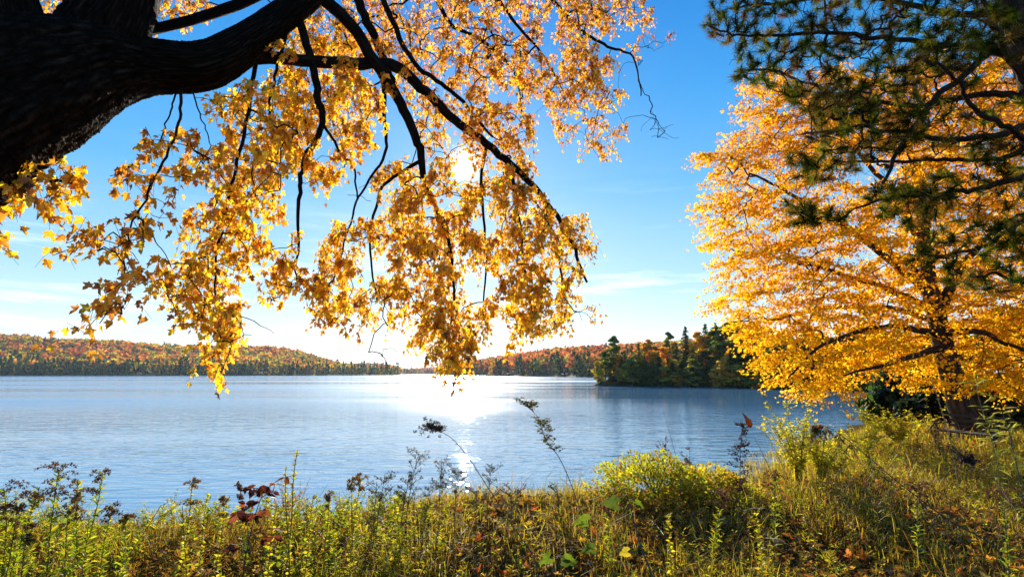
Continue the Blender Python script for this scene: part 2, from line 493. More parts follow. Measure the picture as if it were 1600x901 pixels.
p.inputs["Base Color"].default_value = (0.085, 0.205, 0.325, 1)
# ripples too fine to resolve with distance count as roughness; the bay behind the point lies calm
rgh = mathn(nt, "MULTIPLY", mathn(nt, "SUBTRACT", sheltered(0, 0, 10, 95, 0.78), 0.74), 0.80)
rgh = mathn(nt, "MULTIPLY", rgh, sheltered(62, 100, 40, 95, 0.40))
lane = ramp(nt, wnoise((0.10, 1.0, 1), 2, 0.030, 3, 0.3), [(0.40, 0.45), (0.60, 1.25)])
rgh = mathn(nt, "MULTIPLY", rgh, lane)
nt.links.new(rgh, p.inputs["Roughness"])
p.inputs["IOR"].default_value = 3.2
p.inputs["Specular IOR Level"].default_value = 0.7
nt.links.new(bp.outputs[0], p.inputs["Normal"])
out(nt, p.outputs[0])
mb = MB()
wx = axis([(-3400, -600, 700), (-600, 900, 100), (900, 3400, 700)])
wy = axis([(6, 100, 20), (100, 1000, 100), (1000, 5000, 1000)])
A, B = np.meshgrid(wx, wy)
nx, ny = len(wx), len(wy)
i = np.arange(ny - 1)[:, None] * nx; j = np.arange(nx - 1)[None]
mb.add(np.stack([A, B, A * 0 + WATER], -1).reshape(-1, 3), np.stack([i + j, i + j + 1, i + j + 1 + nx, i + j + nx], -1).reshape(-1, 4), (0, 0, 0))
tag(link("water", mb.mesh("water", m)), kind="structure")

# ------------------------------------------------------------------ far hills and their woods
ORANGE, RUST, AMBER = (0.66, 0.22, 0.022), (0.52, 0.15, 0.04), (0.74, 0.40, 0.025)
YELLOWG, OLIVE, SPRUCE, DKGREEN = (0.52, 0.42, 0.03), (0.26, 0.27, 0.03), (0.022, 0.040, 0.016), (0.040, 0.062, 0.018)
M_HILL = plain_mat("forest_floor", (0.09, 0.055, 0.025), 1.0, 0.02, 0.4)

def hill(ridge, shore, depth, pal, wts, ntree, shore_conifers, hfor, label_seed, hs=(11, 17), quads=26, qs=3.4):
    """ridge: (px, py) of the tree line against the sky; shore: (px, distance); depth: metres from shore to ridge"""
    ridge = np.array(ridge, float); shore = np.array(shore, float)
    def ground(px, t):
        Ys = np.interp(px, shore[:, 0], shore[:, 1]); Yr = Ys + depth
        py = np.interp(px, ridge[:, 0], ridge[:, 1])
        zr = np.maximum(P(px, py, Yr)[..., 2] - 13, WATER + 1)
        Y = Ys + depth * t
        s = np.clip(t, 0, 1); s = s * s * (3 - 2 * s) * 0.6 + s * 0.4
        z = WATER - 0.2 + (zr - WATER) * np.where(t > 1, 1 - (t - 1) * 1.2, s)
        x = P(px, py * 0 + 583, Y)[..., 0]
        z = z + np.clip(t, 0, 1) * (zr - WATER) * 0.10 * vnoise(x, Y, 0.018, label_seed)
        return np.stack([x, Y, z], -1)
    pxs = np.linspace(ridge[0, 0], ridge[-1, 0], 90); ts = np.linspace(0, 1.5, 22)
    A, B = np.meshgrid(pxs, ts)
    V = ground(A, B)
    mb = MB(); nx, ny = len(pxs), len(ts)
    i = np.arange(ny - 1)[:, None] * nx; j = np.arange(nx - 1)[None]
    mb.add(V.reshape(-1, 3), np.stack([i + j, i + j + 1, i + j + 1 + nx, i + j + nx], -1).reshape(-1, 4), (0, 0, 0))
    tag(link("hill", mb.mesh("hill", M_HILL, True)), kind="structure")
    # woods: every crown is a cloud of leaf clumps
    mb = MB()
    px = R.uniform(ridge[0, 0], ridge[-1, 0], ntree); t = R.uniform(0.10, 1.15, ntree) ** 1.1
    b0 = ground(px, t)
    v = 1.5 * vnoise(b0[:, 0], b0[:, 1] * 1.6, 0.016, label_seed + 7) + 0.9 * vnoise(b0[:, 0], b0[:, 1] * 1.6, 0.045, label_seed + 8) + R.normal(0, 0.42, ntree)
    perm = np.random.default_rng(label_seed + 9).permutation(len(pal))
    kind = perm[np.searchsorted(np.cumsum(np.array(wts)[perm])[:-1], v.argsort().argsort() / ntree)]
    conif = np.array([k in (SPRUCE, DKGREEN) for k in pal])[kind]
    px = np.concatenate([px, R.uniform(ridge[0, 0], ridge[-1, 0], shore_conifers)])
    t = np.concatenate([t, R.uniform(0.0, 0.16, shore_conifers)])
    kind = np.concatenate([kind, np.full(shore_conifers, 0)])
    conif = np.concatenate([conif, np.ones(shore_conifers, bool)])
    base = ground(px, t)
    n = len(px)
    # kinds gather in stands
    stand = vnoise(base[:, 0], base[:, 1], 0.012, label_seed + 5) + 0.7 * vnoise(base[:, 0], base[:, 1], 0.05, label_seed + 6)
    tc = pick(pal, n, 0.0)[:] * 0 + np.asarray(pal)[kind]
    tc = tc * (1 + 0.28 * stand[:, None] * np.array([0.6, 1.3, 0.8])) * (1 + R.normal(0, 0.14, (n, 1)))
    tc[-shore_conifers:] = np.where(R.uniform(size=(shore_conifers, 1)) < 0.72, np.array(SPRUCE) * 1.4, pick([OLIVE, AMBER, YELLOWG], shore_conifers, 0.1) * 0.7) * (1 + R.normal(0, 0.2, (shore_conifers, 1)))
    H = R.uniform(*hs, n) * np.where(conif, 1.15, 1.0)
    H[-shore_conifers:] *= R.uniform(0.7, 1.3, shore_conifers)
    rad_ = np.where(conif, H * 0.17, H * R.uniform(0.30, 0.42, n))
    q = quads
    d = rvec(n * q).reshape(n, q, 3)
    d[..., 2] = np.where(R.uniform(size=(n, q)) < 0.75, np.abs(d[..., 2]), d[..., 2])
    rr = R.uniform(0.65, 1.05, (n, q))
    lump = 1 + 0.25 * np.sin(d[..., 0] * 5 + kind[:, None]) * np.cos(d[..., 1] * 4 + px[:, None])
    dec = d * rr[..., None] * lump[..., None] * np.stack([rad_, rad_, H * 0.40], -1)[:, None] + np.array([0, 0, 1.0]) * (H * 0.58)[:, None, None]
    v = R.uniform(0.03, 1.0, (n, q)) ** 0.8
    ang = R.uniform(0, 6.283, (n, q))
    rc = rad_[:, None] * (1 - v) * R.uniform(0.6, 1.15, (n, q)) + 0.2
    con = np.stack([np.cos(ang) * rc, np.sin(ang) * rc, v * H[:, None]], -1)
    pos = base[:, None] + np.where(conif[:, None, None], con, dec)
    nor = np.where(conif[:, None, None], np.stack([np.cos(ang), np.sin(ang), 0 * ang + 0.5], -1), d + 0.5 * R.normal(size=d.shape) + np.array(SUN_DIR) * 0.5)
    tip = rvec(n * q).reshape(n, q, 3) * np.array([1, 1, 0.5])
    sz = (rad_[:, None] * R.uniform(0.55, 1.0, (n, q))) * np.where(conif, 0.95, 0.9)[:, None] * qs / 3.4
    cc = np.repeat(tc[:, None], q, 1) * (1 + R.normal(0, 0.16, (n, q, 1)))
    place(mb, CLUMP_V, CLUMP_F, pos.reshape(-1, 3), tip.reshape(-1, 3), nor.reshape(-1, 3), sz.ravel(), np.clip(cc, 0.003, 1).reshape(-1, 3))
    o = link("forest", mb.mesh("forest", M_FAR))
    tag(o, hfor, "forest", kind="stuff")

hill([(-700, 512), (-300, 518), (0, 524), (50, 527), (100, 531), (170, 530), (240, 535), (300, 538), (370, 541), (440, 545), (480, 553), (530, 567), (570, 577), (625, 585)],
     [(-700, 700), (0, 720), (400, 760), (640, 980)], 420, [SPRUCE, ORANGE, RUST, AMBER, YELLOWG, OLIVE], [0.10, 0.25, 0.08, 0.22, 0.20, 0.15], 5200, 1500,
     "autumn forest of orange, yellow and green trees on the long hill across the lake at left", 11)
hill([(490, 578), (530, 570), (570, 567), (600, 568), (630, 576), (680, 584)], [(490, 1500), (680, 1700)], 400,
     [SPRUCE, RUST, ORANGE, OLIVE], [0.2, 0.4, 0.2, 0.2], 900, 160, "small rust coloured wooded hill far across the lake, between the left hill and the distant blue ridge", 21)
hill([(600, 582), (640, 576), (690, 572), (740, 573), (800, 578), (860, 584)], [(600, 2600), (860, 2600)], 600,
     [SPRUCE, RUST, ORANGE], [0.4, 0.4, 0.2], 900, 120, "distant bluish wooded ridge in the gap in the middle of the far shore", 31)
hill([(690, 577), (720, 569), (760, 562), (820, 552), (870, 545), (910, 543), (960, 541), (1010, 538), (1100, 533), (1300, 532), (1500, 540)],
     [(690, 900), (760, 700), (850, 520), (925, 430), (1000, 420), (1500, 400)], 420,
     [SPRUCE, RUST, ORANGE, RUST, AMBER, OLIVE], [0.08, 0.30, 0.26, 0.16, 0.12, 0.08], 3800, 380,
     "red and orange autumn forest on the hill behind the wooded point at right", 41)

# ------------------------------------------------------------------ haze over the lake
m, nt = new_mat("haze")
pv = N(nt, "ShaderNodeVolumePrincipled")
pv.inputs["Color"].default_value = (0.62, 0.82, 1.0, 1)
pv.inputs["Density"].default_value = 0.00005
pv.inputs["Anisotropy"].default_value = 0.35
ho = N(nt, "ShaderNodeOutputMaterial"); nt.links.new(pv.outputs[0], ho.inputs["Volume"])
mb = MB()
hx0, hx1, hy0, hy1, hz0, hz1 = -3500, 3500, -160, 5200, -7, 150
v = [(x, y, z) for z in (hz0, hz1) for x, y in ((hx0, hy0), (hx1, hy0), (hx1, hy1), (hx0, hy1))]
mb.add(v, [(3, 2, 1, 0), (4, 5, 6, 7), (0, 1, 5, 4), (1, 2, 6, 5), (2, 3, 7, 6), (3, 0, 4, 7)], (1, 1, 1))
tag(link("haze", mb.mesh("haze", m)), "thin pale haze over the lake and the far hills", "haze", kind="stuff")

# ------------------------------------------------------------------ mid-distance trees (meshes shared between copies)
def trunk_mesh(name, h, r, mat, lean=0.02, limbs=0, g=None):
    mb = MB()
    z = np.linspace(-0.4, h, 9)
    pts = np.stack([lean * z * np.sin(z * 0.3), lean * z * np.cos(z * 0.23), z], -1)
    tube(mb, pts, r * (1 - 0.85 * np.clip(z, 0, h) / h) + 0.01, (0, 0, 0), 8)
    for k in range(limbs):
        z0 = h * random.uniform(0.3, 0.8); a = random.uniform(0, 6.28); L = h * random.uniform(0.15, 0.3)
        p0 = np.array([lean * z0 * math.sin(z0 * .3), lean * z0 * math.cos(z0 * .23), z0])
        p1 = p0 + np.array([math.cos(a) * L, math.sin(a) * L, L * 0.6])
        tube(mb, smooth_line([p0, (p0 + p1) / 2 + [0, 0, -0.1 * L], p1], 3), np.linspace(r * 0.35, r * 0.08, 7), (0, 0, 0), 5)
    return mb.mesh(name, mat, True)
def spruce_crown(h, w, col, dens=1.0):
    mb = MB()
    lv = int(30 * dens)
    for i in range(lv):
        f = (i + 0.5) / lv
        z = h * (0.06 + 0.93 * f); rr = w * (1 - f) ** 0.85 * random.uniform(0.75, 1.12) + 0.08
        nb = int(11 * (1 - f) + 5)
        for b in range(nb):
            a = random.uniform(0, 6.283); L = rr * random.uniform(0.7, 1.1)
            dirh = np.array([math.cos(a), math.sin(a), 0])
            k = max(3, int(L / 0.3))
            s = np.linspace(0.2, 1, k)
            pos = dirh * (s * L)[:, None] + np.array([0, 0, 1.0]) * (z - 0.28 * s * s * L + 0.05 * rnd(k) * L)[:, None] + 0.1 * rnd((k, 3))
            tip = np.tile(dirh, (k, 1)) + 0.6 * rnd((k, 3)) + np.array([0, 0, -0.3])
            nor = np.tile([0, 0, 1.0], (k, 1)) + 0.7 * rnd((k, 3))
            place(mb, CLUMP_V * np.array([.7, 1.3, 1]), CLUMP_F, pos, tip, nor, R.uniform(0.35, 0.7, k), pick([col], k, 0.2))
    return mb
def cloud_crown(h, w, cols, z0=0.3, clumps=26, per=60, flat=0.6, size=(0.35, 0.75), tier=False, top=1.0):
    """crown of uneven leaf clumps; tier: flat tiers like an old white pine"""
    mb = MB()
    for i in range(clumps):
        f = random.random()
        z = h * (z0 + (0.97 - z0) * f)
        env = math.sin(math.pi * min(1, 0.18 + 0.80 * f)) ** 0.7 if not tier else (1 - f) ** 0.6 * 0.9 + 0.15
        a = random.uniform(0, 6.283); r = w * env * random.uniform(0.35, 0.95)
        c = np.array([math.cos(a) * r, math.sin(a) * r, z])
        s = w * random.uniform(0.28, 0.45) * (0.55 + 0.45 * env)
        d = rvec(per) * R.uniform(0.35, 1.05, (per, 1)) * np.array([1, 1, flat]) * s
        col = pick(cols, 1, 0.12)[0]
        place(mb, CLUMP_V, CLUMP_F, c + d, rvec(per), d / s + 0.5 * rvec(per) + [0, 0, 0.5], R.uniform(*size, per), pick([col], per, 0.15))
    return mb

GOLDC = [(0.84, 0.50, 0.03), (0.78, 0.50, 0.04), (0.82, 0.38, 0.03)]
PROTO = {}
def proto(kind, v):
    key = (kind, v)
    if key in PROTO: return PROTO[key]
    if kind == "spruce":
        c = spruce_crown(14, 2.5 + 0.5 * v, [(0.075, 0.115, 0.028), (0.11, 0.15, 0.032), (0.16, 0.18, 0.035)][v % 3]).mesh("crown", M_TREE)
        t = trunk_mesh("trunk", 13.6, 0.20, M_PBARK)
    elif kind == "pine":
        c = cloud_crown(14, 3.4 + 0.5 * v, [(0.22, 0.25, 0.03), (0.13, 0.17, 0.028), (0.32, 0.31, 0.035)], 0.2, 46, 55, 0.32, (0.35, 0.8), True).mesh("crown", M_TREE)
        t = trunk_mesh("trunk", 13.2, 0.24, M_PBARK, 0.02, 10)
    elif kind == "yellow":
        c = cloud_crown(14, 3.2, GOLDC, 0.15, 34, 60, 0.6).mesh("crown", M_TREE)
        t = trunk_mesh("trunk", 11.5, 0.18, M_YBARK, 0.03, 8)
    elif kind == "orange":
        c = cloud_crown(14, 3.2, [(0.80, 0.30, 0.03), (0.70, 0.24, 0.03), (0.82, 0.40, 0.03)], 0.18, 34, 60, 0.6).mesh("crown", M_TREE)
        t = trunk_mesh("trunk", 11.5, 0.18, M_YBARK, 0.03, 8)
    elif kind == "russet":
        c = cloud_crown(14, 2.8, [(0.22, 0.14, 0.03), (0.13, 0.12, 0.03), (0.10, 0.07, 0.025)], 0.08, 34, 60, 0.7).mesh("crown", M_TREE)
        t = trunk_mesh("trunk", 12, 0.2, M_YBARK, 0.03, 8)
    else:  # olive bush-like tree
        c = cloud_crown(14, 4.2, [(0.44, 0.38, 0.03), (0.32, 0.31, 0.03), (0.54, 0.40, 0.035)], 0.04, 36, 60, 0.7, (0.4, 0.9)).mesh("crown", M_TREE)
        t = trunk_mesh("trunk", 10.5, 0.2, M_YBARK, 0.03, 8)
    PROTO[key] = (c, t)
    return c, t
NAMES = {"spruce": ("spruce_tree", "spruce"), "pine": ("pine_tree", "pine tree"), "yellow": ("maple_tree", "maple tree"), "orange": ("maple_tree", "maple tree"),
         "russet": ("oak_tree", "tree"), "olive": ("birch_tree", "tree")}
KINDS_TXT = {"spruce": "dark pointed spruce", "pine": "dark tiered pine", "yellow": "golden broadleaf tree",
             "orange": "orange broadleaf tree", "russet": "dark brownish tree", "olive": "olive yellow tree"}
def ordinal(n):
    ones = ["first", "second", "third", "fourth", "fifth", "sixth", "seventh", "eighth", "ninth", "tenth", "eleventh", "twelfth", "thirteenth", "fourteenth", "fifteenth", "sixteenth", "seventeenth", "eighteenth", "nineteenth"]
    if n < 19: return ones[n]
    t = ["twenty", "thirty", "forty", "fifty", "sixty", "seventy"][(n + 1) // 10 - 2]; r = (n + 1) % 10
    return t + "-" + ones[r - 1] if r else t[:-1] + "ieth"
_ORD = ["first", "second", "third", "fourth", "fifth", "sixth", "seventh", "eighth", "ninth", "tenth", "eleventh", "twelfth", "thirteenth", "fourteenth"]
def stand_trees(spots, where, group):
    """spots: (px, top py, distance, kind, width factor)"""
    cnt = {}
    for px, py, Y, kind, wf in sorted(spots, key=lambda s: s[0]):
        v = random.randrange(3 if kind == "spruce" else 2)
        c, t = proto(kind, v)
        x = float(P(px, 583, Y)[0]); z = float(gz(x, Y)); h = float(P(px, py, Y)[2]) - z
        k = cnt.get(kind, 0); cnt[kind] = k + 1
        nm, cat = NAMES[kind]
        o = thing(nm, "%s, %s such from the left %s" % (KINDS_TXT[kind], ordinal(k), where), cat, (x, Y, z), group)
        s = h / 14.0
        o.scale = (s * wf * 1.45, s * wf * 1.45, s)
        o.rotation_euler = (0, 0, random.uniform(0, 6.28))
        link("trunk", t, o); link("crown", c, o)

POINT = [(934, 572, 150, "olive", 0.75), (946, 556, 152, "pine", 0.8), (959, 533, 154, "pine", 0.62), (968, 564, 148, "orange", 0.8), (977, 556, 150, "spruce", 0.9), (988, 548, 149, "spruce", 1.0),
         (999, 544, 147, "spruce", 1.1), (1012, 538, 152, "yellow", 0.9), (1008, 566, 142, "spruce", 1.0), (1024, 548, 150, "orange", 0.9), (1030, 557, 142, "spruce", 1.05), (1044, 536, 152, "yellow", 0.95),
         (1047, 527, 158, "pine", 0.55), (1058, 545, 144, "spruce", 1.1), (1074, 518, 148, "spruce", 0.9), (1070, 556, 138, "spruce", 1.1), (1084, 552, 138, "spruce", 1.2), (1096, 526, 146, "yellow", 0.9),
         (1105, 514, 152, "spruce", 0.75), (1112, 530, 142, "orange", 0.9), (1103, 556, 136, "russet", 1.0), (1128, 518, 138, "pine", 1.0), (1148, 508, 136, "pine", 1.15), (1168, 514, 132, "pine", 1.1),
         (1137, 560, 128, "yellow", 0.5), (1184, 530, 128, "russet", 1.1), (1198, 532, 126, "russet", 1.2), (1160, 503, 148, "spruce", 0.9), (1122, 512, 152, "spruce", 0.7), (1180, 510, 140, "pine", 1.0)]
POINT = [(a, b - 9, c, d, e) for a, b, c, d, e in POINT]
for k in range(36):
    px = R.uniform(932, 1205); base = np.interp(px, [932, 1000, 1060, 1205], [148, 140, 133, 119])
    POINT.append((px, R.uniform(553, 578), base + R.uniform(0, 5), R.choice(["spruce", "spruce", "olive", "yellow", "spruce", "pine"]), R.uniform(0.9, 1.4)))
for k in range(22):
    px = R.uniform(960, 1205)
    POINT.append((px, np.interp(px, [940, 1050, 1150, 1205], [562, 548, 525, 520]) + R.uniform(-6, 12), R.uniform(150, 166), R.choice(["spruce", "yellow", "orange", "olive", "pine"]), R.uniform(0.9, 1.3)))
stand_trees(POINT, "on the wooded point", "trees on the wooded point")
BAY = [(1214, 535, 118, "pine", 1.1), (1232, 520, 116, "spruce", 1.2), (1250, 530, 112, "russet", 1.3), (1272, 515, 112, "pine", 1.1), (1296, 525, 110, "russet", 1.3), (1318, 510, 108, "spruce", 1.3),
       (1340, 520, 108, "russet", 1.3), (1365, 505, 104, "pine", 1.2), (1392, 515, 100, "russet", 1.3), (1420, 505, 96, "spruce", 1.3), (1450, 520, 90, "russet", 1.3),
       (1400, 545, 40, "russet", 0.9), (1440, 540, 38, "spruce", 1.1), (1500, 500, 42, "russet", 1.1), (1535, 520, 36, "pine", 1.0), (1575, 480, 40, "russet", 1.2), (1610, 500, 34, "spruce", 1.2), (1640, 470, 36, "russet", 1.2)]
stand_trees(BAY, "behind the golden maple", "dark trees behind the golden maple")

# pale boulders at the waterline of the point
M_ROCK = plain_mat("grey_rock", (0.34, 0.31, 0.28), 0.85, 1.5, 0.4, 0.0, 0.6)
g = np.random.default_rng(77)
for k, px in enumerate((1112, 1128, 1141, 1155, 1168, 1182, 1196)):
    Y = float(np.interp(px, [1100, 1205], [126.5, 117.5])) - 0.6
    x = float(P(px, 583, Y)[0])
    while shore_dist(x, Y) < 0.25: Y += 0.3; x = float(P(px, 583, Y)[0])
    th, ph = np.meshgrid(np.linspace(0, math.pi, 9), np.linspace(0, 2 * math.pi, 14, endpoint=False), indexing="ij")
    d = np.stack([np.sin(th) * np.cos(ph), np.sin(th) * np.sin(ph), np.cos(th)], -1)
    rr = 1 + 0.22 * np.sin(d[..., 0] * 3 + k) * np.cos(d[..., 1] * 4 + k) + 0.12 * np.sin(d[..., 2] * 6 + d[..., 0] * 5 + 2 * k)
    V = d * rr[..., None] * np.array([g.uniform(0.9, 1.7), g.uniform(0.7, 1.0), g.uniform(0.35, 0.7)])
    mb = MB(); i = np.arange(8)[:, None] * 14; j = np.arange(14)[None]
    mb.add(V.reshape(-1, 3), np.stack([i + j, i + 14 + j, i + 14 + (j + 1) % 14, i + (j + 1) % 14], -1).reshape(-1, 4), (0, 0, 0))
    o = link("shore_rock", mb.mesh("shore_rock", M_ROCK), loc=(x, Y, WATER + 0.12)); o.rotation_euler = (0, 0, g.uniform(0, 6.28))
    tag(o, "pale boulder at the waterline of the wooded point, %s from the left" % ordinal(k), "rock", "boulders along the wooded point")

# ------------------------------------------------------------------ growing twigs from a traced branch skeleton
def in_poly(px, py, poly):
    poly = np.asarray(poly, float); inside = np.zeros(px.shape, bool)
    n = len(poly)
    for i in range(n):
        (x1, y1), (x2, y2) = poly[i], poly[(i + 1) % n]
        c = ((y1 > py) != (y2 > py)) & (px < (x2 - x1) * (py - y1) / (y2 - y1 + 1e-9) + x1)
        inside ^= c
    return inside
def sample_poly(poly, spacing, rng=R):
    poly = np.asarray(poly, float)
    x0, y0 = poly.min(0); x1, y1 = poly.max(0)
    xs, ys = np.meshgrid(np.arange(x0, x1 + spacing, spacing), np.arange(y0, y1 + spacing, spacing))
    xs = xs.ravel() + rng.uniform(-.6, .6, xs.size) * spacing; ys = ys.ravel() + rng.uniform(-.6, .6, ys.size) * spacing
    k = in_poly(xs, ys, poly)
    return np.stack([xs[k], ys[k]], -1)

def grow(skel, att, up_pen=0.6, r0=0.0028, rmax=0.03, pw=0.45):
    """skel: list of (n, 3) arrays (one per branch); att: (m, 3). Joins every attractor to the nearest grown point.
    Returns per attractor: parent point, branch id, radius, direction"""
    net = np.vstack(skel); owner = np.concatenate([np.full(len(s), i) for i, s in enumerate(skel)])
    m = len(att)
    best = np.full(m, 1e9); par = np.zeros(m, int)
    for i0 in range(0, len(net), 400):
        d = att[:, None] - net[None, i0:i0 + 400]
        c = np.linalg.norm(d, axis=2) + up_pen * np.maximum(0, d[..., 2])
        k = c.argmin(1); v = c[np.arange(m), k]
        u = v < best; best[u] = v[u]; par[u] = k[u] + i0
    done = np.zeros(m, bool); order = []
    parent = np.full(m, -1); ppt = np.zeros((m, 3)); own = np.zeros(m, int)
    src_att = np.full(m, -1)
    for _ in range(m):
        i = int(np.where(done, 1e9, best).argmin())
        done[i] = True; order.append(i)
        if src_att[i] < 0:
            ppt[i] = net[par[i]]; own[i] = owner[par[i]]
        else:
            parent[i] = src_att[i]; ppt[i] = att[src_att[i]]; own[i] = own[src_att[i]]
        d = att - att[i]
        c = np.linalg.norm(d, axis=1) + up_pen * np.maximum(0, d[:, 2])
        u = (c < best) & ~done
        best[u] = c[u]; src_att[u] = i
    cnt = np.ones(m)
    for i in reversed(order):
        if parent[i] >= 0: cnt[parent[i]] += cnt[i]
    r = np.minimum(r0 * cnt ** pw, rmax)
    return ppt, parent, own, r, order
def twig_tubes(mbs, att, ppt, parent, own, r, col, sag=0.06, wig=0.10, sides=4):
    pdir = np.zeros_like(att)
    for i in range(len(att)):
        a, b = ppt[i], att[i]; d = b - a; L = np.linalg.norm(d)
        if L < 1e-4: continue
        s = np.linspace(0, 1, 5)[:, None]
        off = np.random.default_rng(i).normal(size=(2, 3)) * wig * L
        pts = a + d * s + np.sin(s * math.pi) * off[0] + np.sin(2 * s * math.pi) * off[1] * 0.5 + np.array([0, 0, sag * L]) * np.sin(s * math.pi)
        ra = r[parent[i]] if parent[i] >= 0 else r[i] * 1.15
        tube(mbs[own[i]], pts, np.linspace(max(r[i] * 1.05, min(ra, r[i] * 1.5)), r[i], 5), col, sides, cap=False)

# ------------------------------------------------------------------ the old overhanging maple
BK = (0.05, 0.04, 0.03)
maple = thing("maple_tree", "huge black trunked old maple arching in from upper left with hanging orange leaves", "maple tree", (-6.3, 2.2, float(gz(-6.3, 2.2))))
ORG = np.array(maple.location)
def limb_pts(ctrl, n=10):
    """ctrl: (px, py, Y, radius px) -> smooth 3D points and radii in metres, seen from the tree's base"""
    c = np.array(ctrl, float)
    p = P(c[:, 0], c[:, 1], c[:, 2])
    r = c[:, 3] / F * c[:, 2]
    s = smooth_line(np.concatenate([p, r[:, None]], 1), n)
    return s[:, :3], np.maximum(s[:, 3], 0.003)
def limb(name, ctrl, sides=18, rough=0.06, n=12, mat=M_BARK, seed=1, parent=None, extra=None):
    p, r = limb_pts(ctrl, n)
    if extra is not None:
        e = smooth_line(np.vstack([extra, np.r_[p[0], r[0]][None]]), n)[:-1]
        p = np.vstack([e[:, :3], p]); r = np.concatenate([e[:, 3], r])
    g = np.random.default_rng(seed)
    mb = MB(); tube(mb, p - ORG, r, BK, sides, rough, seed)
    return p, r, mb
# trunk: rises from the bank outside the frame at left and arches over into the picture
tr_extra = np.array([(-6.3, 2.2, float(gz(-6.3, 2.2)) - 0.3, 1.05), (-6.1, 2.3, 0.7, 0.85), (-5.6, 2.6, 1.9, 0.78), (-4.9, 2.9, 2.7, 0.74)])
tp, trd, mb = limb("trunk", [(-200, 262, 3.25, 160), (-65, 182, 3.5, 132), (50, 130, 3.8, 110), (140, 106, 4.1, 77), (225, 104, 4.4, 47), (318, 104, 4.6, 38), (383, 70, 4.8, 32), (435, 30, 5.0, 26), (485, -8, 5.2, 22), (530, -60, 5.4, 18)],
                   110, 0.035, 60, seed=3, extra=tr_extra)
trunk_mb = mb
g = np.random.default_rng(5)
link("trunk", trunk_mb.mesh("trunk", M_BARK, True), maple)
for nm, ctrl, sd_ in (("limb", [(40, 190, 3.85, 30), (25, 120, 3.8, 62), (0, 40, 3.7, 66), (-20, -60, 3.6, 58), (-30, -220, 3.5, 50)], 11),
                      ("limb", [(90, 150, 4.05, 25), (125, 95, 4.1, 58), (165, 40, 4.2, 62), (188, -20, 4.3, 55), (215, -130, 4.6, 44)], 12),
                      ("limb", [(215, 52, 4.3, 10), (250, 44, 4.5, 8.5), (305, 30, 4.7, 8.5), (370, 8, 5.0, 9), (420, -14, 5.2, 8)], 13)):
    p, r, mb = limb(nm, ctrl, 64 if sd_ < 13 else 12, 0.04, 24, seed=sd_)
    link(nm, mb.mesh(nm, M_BARK, True), maple)

